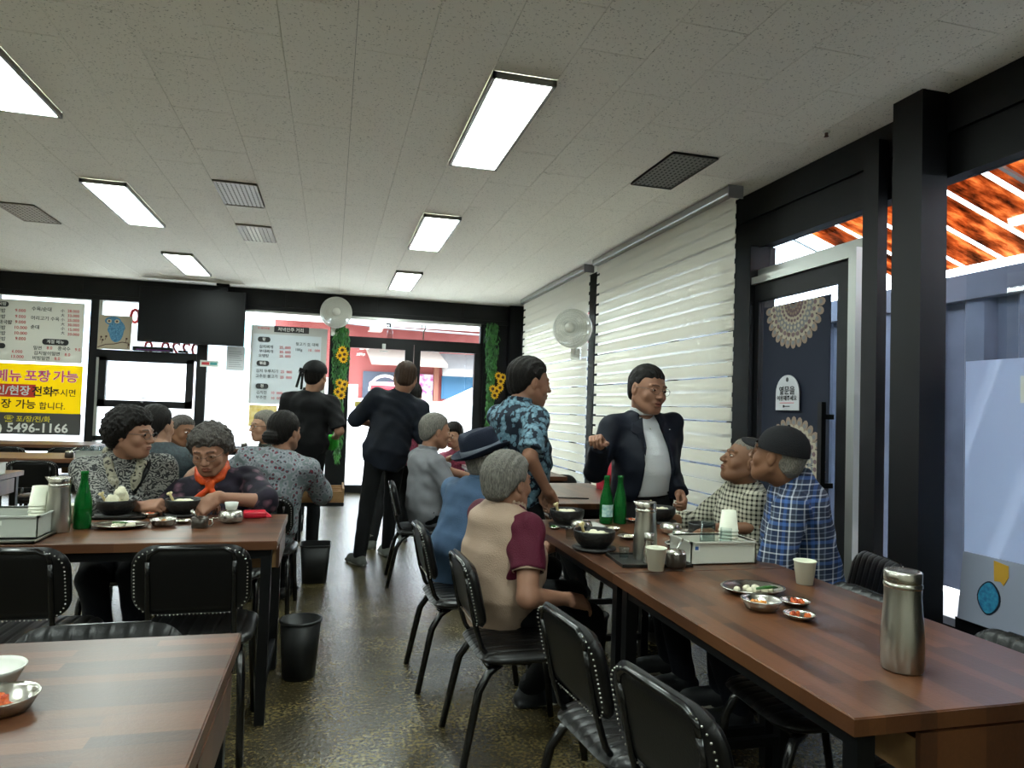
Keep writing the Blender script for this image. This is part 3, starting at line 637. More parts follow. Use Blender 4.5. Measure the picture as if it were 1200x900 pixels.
# wall fans
def fan(label, loc, rz, R=.21, tilt=0):
    r_ = root('wall_fan', label, 'fan', loc, rz, 'white wall fans', rot=(tilt, 0, rz))
    fw_ = mat('fan_white', '#c6c6bd', .4) if 'fan_white' not in bpy.data.materials else bpy.data.materials['fan_white']; fc = film_mat('fan_cover', '#d2d1c8', .35, .25) if 'fan_cover' not in bpy.data.materials else bpy.data.materials['fan_cover']
    M0 = Matrix.Rotation(PI/2, 4, 'X')
    obj('cover', MB().lathe([(R*.98,-.03),(R,-.01),(R,.03),(R*.97,.055),(R*.8,.085),(R*.4,.10),(0,.105)], 40, M=M0), fc, r_)
    g = MB()
    for k in range(7): r = R*(.25+.11*k); g.tube([(r*math.cos(a), -.06-.045*math.sqrt(max(0,1-(r/R)**2)), r*math.sin(a)) for a in [2*PI*i/36 for i in range(36)]], .0022, 4, closed=True)
    for i in range(36):
        a = 2*PI*i/36; g.tube([(R*f*math.cos(a), -.062-.045*math.sqrt(max(0,1-f*f)), R*f*math.sin(a)) for f in (.24,.5,.75,.97)], .0012, 3)
    obj('cage', g, fw_, r_); obj('rim', MB().lathe([(R*.97,-.035),(R*1.03,-.03),(R*1.03,.04),(R*.97,.05)], 40, M=M0), fw_, r_)
    obj('hub', MB().lathe([(R*.27,.09),(R*.24,.118),(0,.122)], 24, M=M0), fw_, r_)
    bl = MB()
    for k in range(5):
        a = 2*PI*k/5; bl.box((R*.5*math.cos(a), -.04, R*.5*math.sin(a)), (R*.75, .006, R*.35), rot=Matrix.Rotation(-a, 3, 'Y') @ Matrix.Rotation(.4, 3, 'X'))
    obj('blades', bl, fw_, r_)
    obj('motor', MB().lathe([(0,-.13),(.05,-.12),(.065,-.06),(.06,-.0),(0,0)], 20, M=M0 @ Matrix.Diagonal((1,1,1,1))), fw_, r_)
    obj('bracket', MB().tube([(0,.10,0),(0,.14,-.10),(0,.14,-.26)], .022, 8).box((0,.16,-.26), (.10,.05,.12)), fw_, r_)
    return r_
fan('white round wall fan on the pillar above the waiter', (.01, 10.20, 2.60), 0.05, .215)
fan('white round wall fan between the two roller blinds', (2.42, 6.88, 2.17), -.62, .20)
# garlands
leaf_g = mat('garland_leaf_green', '#3d7a34', .6, var=(12, '#28532a')); leaf_y = mat('sunflower_petal', '#dba90d', .5); seed_m = mat('sunflower_centre', '#4a2c12', .8)
def garland(label, loc, h, flowers, seed, wdt=.13):
    r_ = root('leaf_garland', label, 'garland', loc, group='green garlands with sunflowers beside the doors'); rnd = random.Random(seed)
    obj('vine', MB().tube([(0.01*math.sin(i), 0, -h*i/12) for i in range(13)], .012, 6), leaf_g, r_)
    lf = MB()
    for i in range(int(1500*h/2)):
        t_ = rnd.random(); z = -h*t_; w = wdt*(.55+.45*math.sin(PI*min(1, t_*1.6+.15)))*(1 if t_ < .9 else .6); a = rnd.uniform(0, 2*PI); d = w*math.sqrt(rnd.random())
        x, y = d*math.cos(a), -abs(d*math.sin(a))*.6; L_ = rnd.uniform(.05,.10); dx, dz = rnd.uniform(-.45,.45), -1
        p = Vector((x,y,z)); D = Vector((dx, rnd.uniform(-.3,.1), dz)).normalized()*L_; s = Vector((.010, 0, 0.004)); s.rotate(Euler((0,0,rnd.uniform(-1,1))))
        lf.add([p-s*.2, p+D*.5-s, p+D, p+D*.5+s, p+D*.5+Vector((0,-.004,0))], [(0,1,4),(1,2,4),(2,3,4),(3,0,4)])
    o = obj('foliage', lf, leaf_g, r_); o['kind'] = 'stuff'
    for (x, z) in flowers:
        f = MB()
        for k in range(11):
            a = 2*PI*k/11; c, s = math.cos(a), math.sin(a)
            f.add([(c*.018,0,s*.018),(c*.042-s*.012,-.01,s*.042+c*.012),(c*.068,-.004,s*.068),(c*.042+s*.012,-.01,s*.042-c*.012)], [(0,1,2,3)])
        fo = obj('sunflower', f, leaf_y, r_, (x, -.10, z)); obj('flower_centre', MB().ell((0,-.008,0),(.022,.01,.022),10), seed_m, fo)
garland('leafy garland with sunflowers left of the glass doors, beside the waiter', (.10, 10.36, 2.44), 1.95, [(.02,-.37),(.05,-.43),(-.01,-.45),(.04,-.50),(0,-.84),(.07,-.86),(.04,-.93),(-.02,-.97),(.03,-1.02)], 3, .13)
garland('leafy garland with sunflowers right of the glass doors, on the black panel', (2.34, 10.36, 2.62), 1.70, [(.10,-.82),(.17,-.84),(.14,-.90),(.02,-1.02),(.08,-1.05),(.13,-1.0),(.05,-1.12)], 9, .11)
# on the door head: spray bottle and hook ornament
sp = root('spray_bottle', 'small clear spray bottle with black trigger on the ledge over the doors', 'spray bottle', (.80, 10.44, 2.30)); obj('bottle', MB().lathe([(0,0),(.045,0),(.045,.10),(.015,.15),(.015,.17)], 16), tumbler_m, sp); obj('trigger', MB().box((0,0,.19),(.03,.03,.05)).box((-.03,0,.21),(.07,.02,.02)).box((-.035,0,.18),(.01,.012,.05)), black_metal, sp)
hk = root('hook_ornament', 'small curled hook ornament on the ledge over the doors', 'ornament', (1.30, 10.44, 2.30)); obj('hook', MB().tube([(0,0,.0),(.0,0,.12),(.03,0,.17),(.02,0,.23),(-.03,0,.22),(-.03,0,.17)], .010, 8), mat('bronze_hook','#4b4336',.4,.5), hk)
mn = tag(obj('yellow_door_note', MB().bx(-.10,.10,0,.004,-.04,.04), mat('note_yellow','#b9ad55',.6), None, (.43, 10.44, 1.30)), 'small yellow note on the left door glass at the frosted edge', 'note')
# side door banner with mandala halves and hanging sign
bn = root('fabric_banner', 'dark navy door banner with pale mandala halves on the side door', 'banner', (2.825, 3.80, 2.04))
RW = (PI/2, 0, -PI/2)
obj('cloth', MB().bx(-.004, 0, -.335, .32, -1.75, 0), mat('navy_banner_cloth', '#161d2e', .85), bn)
tans = [mat('mandala_tan', '#8c7a6c', .8), mat('mandala_grey', '#77787a', .8), mat('mandala_cream', '#a89e8c', .8), mat('mandala_mauve', '#6e5a5e', .8)]
def mandala(zc, half, ymid=0.0, y=0):
    Mx = Matrix.Translation((-.005, ymid, zc)) @ Matrix.Rotation(-PI/2, 4, 'Z') @ Matrix.Rotation(PI/2, 4, 'X')
    rings = [(.255,.042,15,0),(.205,.042,15,2),(.16,.034,14,1),(.115,.03,12,2),(.07,.026,9,3),(.03,.02,6,0)]
    for ri, (R, pr, n, mi) in enumerate(rings):
        b = MB()
        for i in range(n):
            a = (PI*(i+.5)/n) * (1 if half > 0 else -1)
            ca, sa = math.cos(a)*R, math.sin(a)*R
            b.prism([(ca+pr*.62*math.cos(t)*math.cos(a)*1.5-pr*.62*math.sin(t)*math.sin(a), sa+pr*.62*math.cos(t)*math.sin(a)*1.5+pr*.62*math.sin(t)*math.cos(a)) for t in [2*PI*k/10 for k in range(10)]], 0, .001+.0006*ri, M=Mx)
        o = obj('petal_ring', b, tans[mi], bn); o['kind'] = 'stuff'
        b = MB()
        for i in range(n):
            a = (PI*(i+.5)/n) * (1 if half > 0 else -1); ca, sa = math.cos(a)*R, math.sin(a)*R
            b.prism([(ca+pr*.35*math.cos(t), sa+pr*.35*math.sin(t)) for t in [2*PI*k/8 for k in range(8)]], .002+.0006*ri, .003+.0006*ri, M=Mx)
        o = obj('petal_heart', b, tans[(mi+1) % 4], bn); o['kind'] = 'stuff'
mandala(-.005, -1)
# lower mandala is a side half at the right edge of the cloth
Mx_keep = None
def mandala_side(zc, yc):
    Mx = Matrix.Translation((-.005, yc, zc)) @ Matrix.Rotation(-PI/2, 4, 'Z') @ Matrix.Rotation(PI/2, 4, 'X')
    for ri, (R, pr, n, mi) in enumerate([(.255,.042,30,0),(.205,.042,28,2),(.16,.034,24,1),(.115,.03,20,2),(.07,.026,14,3),(.03,.02,8,0)]):
        b = MB(); c_ = MB()
        for i in range(n):
            a = 2*PI*(i+.5)/n; ca, sa = math.cos(a)*R, math.sin(a)*R
            if not (-.31 < -(ca)+yc < .30): continue
            b.prism([(ca+pr*.62*math.cos(t)*math.cos(a)*1.5-pr*.62*math.sin(t)*math.sin(a), sa+pr*.62*math.cos(t)*math.sin(a)*1.5+pr*.62*math.sin(t)*math.cos(a)) for t in [2*PI*k/10 for k in range(10)]], 0, .001+.0006*ri, M=Mx)
            c_.prism([(ca+pr*.35*math.cos(t), sa+pr*.35*math.sin(t)) for t in [2*PI*k/8 for k in range(8)]], .002+.0006*ri, .003+.0006*ri, M=Mx)
        o = obj('petal_ring', b, tans[mi], bn); o['kind'] = 'stuff'; o = obj('petal_heart', c_, tans[(mi+1) % 4], bn); o['kind'] = 'stuff'
mandala_side(-1.02, -.02)
sg = root('hanging_door_sign', 'white arched door sign with Korean lettering hanging on the navy banner', 'sign', (2.805, 3.825, 1.46))
arch = [(-.115,-.11),(.115,-.11)]+[(.115*math.cos(a), .0+.115*math.sin(a)) for a in [PI*i/14 for i in range(15)]]
q = rrect(.23,.06,.02)
obj('plate', MB().prism(arch, 0, .006, M=Matrix.Rotation(-PI/2, 4, 'Z') @ Matrix.Rotation(PI/2, 4, 'X')), mat('sign_white', '#b9bbc0', .5), sg)
obj('hole', MB().prism([(.012*math.cos(a), .085+.015*math.sin(a)) for a in [2*PI*i/12 for i in range(12)]], .006, .008, M=Matrix.Rotation(-PI/2, 4, 'Z') @ Matrix.Rotation(PI/2, 4, 'X')), ink, sg)
lettering(sg, '옆문을', .058, ink, -.009, 0, .012, RW, .012); lettering(sg, '이용해주세요', .036, ink, -.009, 0, -.035, RW, .008)
obj('red_line', MB().bx(-.009,-.007,-.07,.07,-.065,-.061), red_ink, sg); obj('arrow', MB().bx(-.009,-.007,-.03,.03,-.088,-.082).box((-.008,.03,-.085),(.002,.014,.016)), ink, sg)
# picture card on the right window ledge
cd = root('picture_card', 'white picture card with a yellow hand and blue shape leaning in the right window', 'picture', (2.87, 2.47, .395), rot=(0, .10, 0))
obj('card', MB().bx(0, .02, -.15, .17, 0, .31), mat('card_white', '#8d93a5', .7), cd)
def cflat(poly, m, nm, lift): return obj(nm, MB().prism(poly, 0, .002, M=Matrix.Translation((-.001-lift,0,0)) @ Matrix.Rotation(-PI/2, 4, 'Z') @ Matrix.Rotation(PI/2, 4, 'X')), m, cd)
cflat([(-.01,.30),(.06,.29),(.065,.24),(.045,.20),(.03,.215),(.0,.21),(-.005,.25)], mat('hand_yellow', '#b98f2e', .6), 'yellow_hand', .001)
cflat([(-.02+.05*math.cos(a)*(1+.15*math.cos(2*a)), .13+.075*math.sin(a)) for a in [2*PI*i/24 for i in range(24)]], mat('shape_outline', '#101c2c', .6), 'blue_shape_outline', .001)
cflat([(-.02+.043*math.cos(a)*(1+.15*math.cos(2*a)), .13+.068*math.sin(a)) for a in [2*PI*i/24 for i in range(24)]], mat('shape_blue', '#1d5f88', .6, var=(50, '#2f86a8')), 'blue_shape', .003)
nt = tag(obj('paper_notice', MB().bx(-.004,0,-.09,.09,-.06,.06), white_pl, None, (2.935, 2.30, 1.46)), 'white paper slip on the frosted right window at the picture edge', 'notice')
# ------------------------------------------------------------------ tables
def make_table(label, loc, rz, L=1.18, W=.70, openness=0.0, group='wooden restaurant tables with black steel frames'):
    r_ = root('dining_table', label, 'table', loc, rz, group)
    t_ = MB().bx(-L/2, L/2, -W/2, W/2, .705, .74); obj('table_top', t_, table_wood, r_, bevel=.0025)
    e = MB().bx(-L/2-.0015, L/2+.0015, -W/2-.0015, -W/2, .706, .738).bx(-L/2-.0015, L/2+.0015, W/2, W/2+.0015, .706, .738).bx(-L/2-.0015, -L/2, -W/2, W/2, .706, .738).bx(L/2, L/2+.0015, -W/2, W/2, .706, .738)
    obj('edge_band', e, edge_wood, r_)
    f = MB()
    for s in (-1, 1): f.bx(-L/2+.03, L/2-.03, s*(W/2-.045)-.015, s*(W/2-.045)+.015, .665, .705)
    f.bx(-L/2+.02, -L/2+.05, -W/2+.03, W/2-.03, .665, .705)
    obj('apron_frame', f, black_metal, r_)
    for sx in (-1, 1):
        for sy in (-1, 1):
            obj('leg', MB().bx(sx*(L/2-.04)-.02, sx*(L/2-.04)+.02, sy*(W/2-.045)-.02, sy*(W/2-.045)+.02, 0, .705), black_metal, r_)
    for s in (-1, 1): obj('foot_rail', MB().bx(s*(L/2-.04)-.0125, s*(L/2-.04)+.0125, -W/2+.06, W/2-.06, .12, .15), black_metal, r_)
    # cutlery drawer at the +x end
    x1 = L/2+.002+openness
    d = MB().bx(x1-.012, x1, -.2, .2, .60, .700)
    dr = obj('drawer', d, drawer_wood if openness else edge_wood, r_)
    b_ = MB().bx(x1-.30, x1-.012, -.19, -.18, .60, .68).bx(x1-.30, x1-.012, .18, .19, .60, .68).bx(x1-.3, x1-.29, -.18, .18, .60, .68).bx(x1-.3, x1-.012, -.18, .18, .60, .606)
    obj('drawer_box', b_, drawer_wood, dr)
    if openness:
        obj('divider', MB().bx(x1-.29, x1-.012, -.06, -.054, .606, .675).bx(x1-.29, x1-.012, .06, .066, .606, .675), drawer_wood, dr)
        obj('drawer_frame', MB().bx(x1-.32, x1, -.205, -.19, .575, .60).bx(x1-.32, x1, .19, .205, .575, .60).bx(x1-.02, x1, -.2, .2, .575, .60), black_metal, dr)
    return r_
make_table('wooden table at the bottom left corner of the picture', (-.78, 1.45, 0), 0)
make_table('wooden table where the two elderly women eat', (-.78, 3.30, 0), 0)
make_table('wooden table with pulled-out cutlery drawer by the woman in the floral blouse', (-.78, 5.27, 0), 0, openness=.30)
make_table('wooden table behind the man with grey hair and glasses, left of the hall', (-.80, 7.15, 0), 0)
make_table('wooden table under the hanging television by the windows', (-.85, 8.9, 0), 0)
make_table('wooden table cut by the left picture edge, middle distance', (-2.74, 5.45, 0), 0)
make_table('wooden table with a bin of glasses, left behind the curly haired woman', (-2.60, 7.2, 0), 0)
make_table('farthest wooden table on the left, below the yellow poster', (-3.2, 9.1, 0), 0)
make_table('wooden table at the right front with the lone steel pitcher', (1.325, 1.69, 0), -PI/2, L=1.15)
make_table('wooden table crowded with stone bowls, bottles and the white bin', (1.325, 2.845, 0), PI/2, L=1.15)
make_table('empty wooden table shining behind the two standing men', (1.63, 4.56, 0), PI/2, L=1.15)
make_table('wooden table in front of the grey-shirted seated man', (1.62, 6.2, 0), PI/2, L=1.15)

# ------------------------------------------------------------------ chairs
def pad(w, h, th, r, ribs=0, n=28, k=20, rib=.004, fl=.5):
    """closed cushion in the xy plane; ribs run along y on the +z face"""
    b = MB(); vs = []; fs = []
    def P(u, v):
        x, y = u*w/2, v*h/2; ax, ay = abs(x)-(w/2-r), abs(y)-(h/2-r)
        if ax > 0 and ay > 0:
            q = max(ax, ay)/math.hypot(ax, ay); ax *= q; ay *= q
            x = math.copysign(w/2-r+ax, x); y = math.copysign(h/2-r+ay, y)
        return x, y
    for side in (1, -1):
        for i in range(n+1):
            for j in range(k+1):
                u, v = -1+2*i/n, -1+2*j/k
                u = math.copysign(1-(1-abs(u))**1.3, u); v = math.copysign(1-(1-abs(v))**1.3, v)
                x, y = P(u, v); e = max(abs(u), abs(v)); z = th/2*(max(0, 1-e**5))**fl
                if side > 0 and ribs and e < .97: z -= rib*math.exp(-(math.cos(PI*ribs*x/w)/.3)**2)
                vs.append((x, y, side*z))
    N = (n+1)*(k+1)
    for i in range(n):
        for j in range(k):
            a = i*(k+1)+j; q = (a, a+k+1, a+k+2, a+1)
            fs.append(q); fs.append(tuple(N+t for t in q[::-1]))
    return b.add(vs, fs, 0, True)
seat_me = None
def chair_proto(label, loc, rz):
    r_ = root('dining_chair', label, 'chair', loc, rz, 'black tube-frame chairs with padded backs')
    s = pad(.43, .42, .065, .10, 9, 90, 12, .005); s.v = [(x, y, z+.455) for x, y, z in s.v]
    obj('seat', s, leather_seat, r_)
    tilt = math.radians(12)
    bm_ = pad(.42, .29, .05, .09, 9, 90, 10, .004, .4)
    T = Matrix.Translation((0, -.225, .72)) @ Matrix.Rotation(PI/2+tilt, 4, 'X') @ Matrix.Diagonal((1, 1, -1, 1))
    bm_.v = [tuple(T @ Vector(v)) for v in bm_.v]; bm_.f = [f[::-1] for f in bm_.f]
    bk = obj('backrest', bm_, leather, r_)
    st = MB(); per = rrect(.42-.028, .30-.028, .08, 7); L_ = []
    m = len(per); pts = []
    for i in range(m):
        a, c = Vector(per[i]), Vector(per[(i+1) % m]); d = (c-a).length; q = max(1, int(d/.0135))
        for j in range(q): pts.append(a.lerp(c, j/q))
    for p in pts:
        c0 = T @ Vector((p.x, p.y, -.0225))
        nv = (T.to_3x3() @ Vector((0, 0, 1))).normalized()
        st.ell(c0, (.0032, .0032, .0032), 6)
    obj('nail_trim', st, stud_m, bk)
    f = MB()
    for sx in (-1, 1):
        x = sx*.15
        f.tube([(x, -.262, .86-.06), (x, -.252, .74), (x, -.225, .60), (x, -.195, .50), (x, -.15, .43), (x, .0, .42)], .0105, 8)
    a0 = [(-.15, -.262, .80), (-.145, -.268, .83), (-.11, -.272, .85), (.11, -.272, .85), (.145, -.268, .83), (.15, -.262, .80)]
    f.tube(a0, .0105, 8)
    obj('back_frame', f, gloss_black, r_)
    g = MB().tube([(-.17, -.17, .425), (.17, -.17, .425)], .011, 8).tube([(-.17, .15, .425), (.17, .15, .425)], .011, 8).tube([(-.15, -.17, .43), (-.15, .15, .43)], .011, 8).tube([(.15, -.17, .43), (.15, .15, .43)], .011, 8)
    obj('seat_frame', g, gloss_black, r_)
    for sx in (-1, 1):
        obj('leg', MB().tube([(sx*.165, -.12, .43), (sx*.175, -.17, .40), (sx*.185, -.21, .33), (sx*.20, -.27, .0)], [.014, .0165, .0165, .0145], 8), gloss_black, r_)
        obj('leg', MB().tube([(sx*.165, .10, .43), (sx*.175, .15, .40), (sx*.185, .18, .33), (sx*.20, .225, .0)], [.014, .0165, .0165, .0145], 8), gloss_black, r_)
    return r_
E_ = -PI/2   # sitter faces +x
CSC = (.95, .95, .85)
chair0 = chair_proto('empty black chair at the right front table, second from the picture bottom', (.90, 1.88, 0), E_+.10); chair0.scale = CSC
def chair(x, y, rz, label): return copy_thing(chair0, (x, y, 0), rz, label)
chair(.94, 1.40, E_+.15, 'nearest empty black chair, cut by the bottom picture edge')
chair(.75, 2.66, E_+.03, 'black chair under the woman in the beige vest')
chair(.68, 3.38, E_+.03, 'black chair under the man in the fedora')
chair(.70, 5.22, E_-.05, 'black chair under the grey-shirted man')
chair(-.455, 2.92, 0, 'black chair with studded back facing the women, beside the aisle').scale = (.95, .95, .91)
chair(-1.03, 2.92, -0.03, 'black chair with studded back facing the women, at the left picture edge').scale = (.95, .95, .91)
chair(-.53, 1.70, PI, 'black chair whose ribbed back rises over the bottom left table')
chair(-.98, 4.02, PI, 'black chair under the curly haired woman in the patterned blouse')
chair(-.50, 4.04, PI-.1, 'black chair under the woman with the orange scarf')
chair(-.38, 4.60, -.05, 'black chair under the woman in the floral blouse')
chair(-1.00, 4.58, 0, 'black chair under the man in the grey suit')
chair(-.52, 6.02, PI, 'black chair under the man with grey hair and glasses')
chair(-1.05, 6.02, PI, 'black chair under the dark-shirted man behind the women')
chair(-2.45, 7.0, 0, 'empty black chair on the far left between two tables')
chair(-3.35, 8.75, 0, 'black chair back low under the yellow poster')
chair(-2.75, 8.75, 0, 'black chair behind the bin of glasses on the left')
chair(2.02, 2.50, -E_-.25, 'black chair under the man in the blue plaid shirt')
chair(2.02, 3.10, -E_, 'black chair under the man in the black and white checked shirt')
chair(1.52, 1.97, -E_-.05, 'empty black chair tucked under the right front table beside the plaid shirt')
chair(1.58, 1.42, -E_, 'empty black chair in front of the frosted right window')
chair(1.95, 5.65, PI, 'black chair seen behind the man in the leaf print shirt')
chair(2.08, 4.76, -E_, 'chair under the woman in red by the blinds')
chair(1.40, 7.25, PI, 'black chair under the woman in the pink top')

# ------------------------------------------------------------------ tableware
TZ = .741
def place(px, py, z=TZ): p = pt(px, py, Z=z); return (p.x, p.y, z)
cup_me = None
def thing_mesh(name, mb, m, label, cat, loc, rz=0, group=None, bevel=0):
    o = obj(name, mb, m, None, loc, bevel=bevel, rot=(0, 0, rz)); return tag(o, label, cat, group)
def pitcher(loc, label, rz=0, s=1.0):
    r_ = root('water_pitcher', label, 'pitcher', loc, rz, 'stainless steel water pitchers')
    b_ = MB().lathe([(0,0),(.041,0),(.0435,.004),(.045,.05),(.0445,.085),(.041,.13),(.0385,.165),(.039,.185)], 32); 
    obj('body', b_, steel_rough, r_)
    obj('neck_ring', MB().lathe([(.039,.184),(.0405,.187),(.0405,.193),(.038,.196)], 32), steel, r_)
    l = MB().lathe([(.038,.195),(.0395,.20),(.0395,.218),(.037,.222),(.03,.220),(.0,.224)], 32)
    l.add([(-.036,-.012,.20),(-.036,.012,.20),(-.036,-.012,.222),(-.036,.012,.222),(-.053,0,.224)], [(0,1,4),(0,4,2),(1,3,4),(2,4,3)], 0, True)
    obj('lid', l, steel, r_)
    return r_
pitcher(place(1057, 784), 'stainless steel pitcher standing alone on the right front table', .3)
pitcher(place(755.5, 656), 'stainless steel pitcher on the black tray in the middle of the right tables')
pitcher(place(67, 623), 'stainless steel pitcher left of the green bottle, on the women\'s table', .2)
def bottle(loc, label, lab=False):
    r_ = root('green_bottle', label, 'bottle', loc, 0, 'green glass drink bottles')
    obj('glass', MB().lathe([(0,0),(.031,0),(.0335,.004),(.0335,.10),(.031,.125),(.021,.165),(.0145,.195),(.0135,.225),(.0150,.226),(.0150,.240),(.0125,.240),(.0125,.2),(.019,.165),(.029,.125),(.0315,.1),(.0315,.006),(0,.006)], 24), green_glass, r_)
    obj('drink', MB().lathe([(0,.008),(.030,.008),(.030,.085),(0,.085)], 20), mat('green_liquid', '#0c4a1c', .1) if 'green_liquid' not in bpy.data.materials else bpy.data.materials['green_liquid'], r_)
    if lab:
        l = MB(); vs = []; n = 14
        for i in range(n+1):
            a = -2.6+2.2*i/n
            vs += [(.0342*math.cos(a), .0342*math.sin(a), .035), (.0342*math.cos(a), .0342*math.sin(a), .095)]
        l.add(vs, [(2*i, 2*i+2, 2*i+3, 2*i+1) for i in range(n)], 0, True)
        obj('paper_label', l, mat('bottle_label', '#7fa8a6', .6, var=(60, '#b9cfc6')), r_)
    return r_
bottle(place(710, 613), 'green bottle with a pale label in front of the suited man, left of two', True)
bottle(place(726, 613), 'plain green bottle in front of the suited man, right of two')
bottle(place(96, 619), 'single green bottle on the women\'s table')
def paper_cup_mb(inv=False, h=.078, r0=.026, r1=.036):
    p = [(0,.004),(r0,.004),(r0,0),(r0+.001,0),(r1,h-.003),(r1+.002,h-.002),(r1+.002,h+.001),(r1-.001,h+.001),(r1-.002,h-.003),(r0-.001,.006),(0,.006)]
    if inv: p = [(r, h-z) for r, z in p]
    return MB().lathe(p, 22)
def cup(loc, label, inv=False, s=1.0):
    return thing_mesh('paper_cup', paper_cup_mb(inv), paper_cup, label, 'cup', loc, 0, 'white paper cups')
cup(place(768.5, 668, TZ+.012), 'white paper cup on the black tray')
cup(place(943, 684), 'white paper cup in front of the man in the blue plaid shirt')
cup(place(84.5, 612), 'white paper cup between the steel pitcher and the green bottle')
def cup_stack(loc, n, label):
    r_ = root('paper_cup_stack', label, 'cup stack', loc, 0, 'upturned stacks of paper cups')
    me = paper_cup_mb(True).mesh('cup'); me.materials.append(paper_cup)
    for i in range(n):
        o = bpy.data.objects.new('cup', me); COL.objects.link(o); o.parent = r_; o.location = (0, 0, i*.0135)
def bin_box(loc, rz, w, d, h, label, m=cream_box):
    r_ = root('serving_bin', label, 'bin', loc, rz, 'plastic bins for cups and glasses')
    t_ = .004
    b_ = MB().bx(-w/2, w/2, -d/2, d/2, 0, .004).bx(-w/2, w/2, -d/2, -d/2+t_, 0, h).bx(-w/2, w/2, d/2-t_, d/2, 0, h).bx(-w/2, -w/2+t_, -d/2, d/2, 0, h).bx(w/2-t_, w/2, -d/2, d/2, 0, h)
    obj('tub', b_, m, r_)
    e = .008
    k = MB().bx(-w/2-e, w/2+e, -d/2-e, -d/2+t_, h-.006, h).bx(-w/2-e, w/2+e, d/2-t_, d/2+e, h-.006, h).bx(-w/2-e, -w/2+t_, -d/2-e, d/2+e, h-.006, h).bx(w/2-t_, w/2+e, -d/2-e, d/2+e, h-.006, h)
    obj('rim', k, m, r_)
    return r_
def tumbler(loc, label, inv=False, h=.10, r=.03, m=tumbler_m, text=None):
    p = [(0,0),(r*.82,0),(r,h),(r-.002,h),(r*.82-.002,.008),(0,.008)]
    if inv: p = [(q, h-z) for q, z in p]
    r_ = root('glass_tumbler', label, 'glass', loc, 0, 'clear glass tumblers')
    obj('glass', MB().lathe(p, 24), m, r_)
    return r_
c = Vector(place(848, 661)); 
bx0 = bin_box((c.x+.0, c.y+.085, TZ), 0, .275, .17, .085, 'cream plastic bin holding cups and glasses on the right tables')
stk = mat('blue_sticker', '#3a5a94', .5)
obj('sticker', MB().bx(-.128, -.102, -.0865, -.0855, .05, .075), white_pl, bx0); obj('sticker_print', MB().bx(-.122, -.108, -.0875, -.0865, .055, .068), stk, bx0)
cup_stack((c.x+.065, c.y+.075, TZ+.005), 9, 'upturned stack of paper cups in the cream bin by the plaid shirt')
g1 = tumbler((c.x-.012, c.y+.10, TZ+.03), 'left clear tumbler standing in the cream bin', True, .12, .031)
g2 = tumbler((c.x+.035, c.y+.045, TZ+.012), 'right clear tumbler with dark print in the cream bin', True, .115, .026)
navy = mat('navy_print', '#20284a', .5)
lettering(g1, 'HERO', .017, navy, .0, -.0315, .025, (PI/2, 0, 0), .02); lettering(g2, 'HERS', .020, navy, 0, -.0275, .03, (PI/2, 0, 0), .02)
# tray group
tr = pt(778, 663, Z=TZ)
def tray(loc, rz, w, d, label, m=tray_m):
    b_ = MB().bx(-w/2, w/2, -d/2, d/2, 0, .006).bx(-w/2, w/2, -d/2, -d/2+.008, 0, .012).bx(-w/2, w/2, d/2-.008, d/2, 0, .012).bx(-w/2, -w/2+.008, -d/2, d/2, 0, .012).bx(w/2-.008, w/2, -d/2, d/2, 0, .012)
    return thing_mesh('serving_tray', b_, m, label, 'tray', loc, rz, 'flat trays under pitchers and bins')
tray((1.185, 2.43, .7405), -.1, .27, .21, 'black tray under pitcher, paper cup and sauce pot')
def sauce_pot(loc, label, s=1.0):
    r_ = root('sauce_pot', label, 'pot', loc, .4, 'small dark sauce pots')
    obj('pot', MB().lathe([(0,0),(.032*s,0),(.036*s,.006),(.036*s,.05*s),(.033*s,.052*s),(.033*s,.01),(0,.01)], 20), sauce_m, r_)
    obj('lid', MB().lathe([(.036*s,.05*s),(.03*s,.058*s),(.01*s,.064*s),(0,.065*s)], 20), steel, r_)
    obj('spoon', MB().tube([(.0,0,.055*s),(.03*s,.01,.075*s),(.055*s,.015,.09*s)], [.004,.0035,.005], 6), steel, r_)
    return r_
sauce_pot(place(792, 664, TZ+.012), 'dark sauce pot with steel lid on the black tray')
r_ = root('pepper_shaker', 'slim steel shaker behind the paper cup on the tray', 'shaker', place(760, 660, TZ+.012))
obj('body', MB().lathe([(0,0),(.02,0),(.021,.005),(.021,.05),(.017,.07),(.017,.085)], 20), steel, r_); obj('cap', MB().lathe([(.017,.085),(.0185,.088),(.0185,.108),(0,.110)], 20), steel_rough, r_)
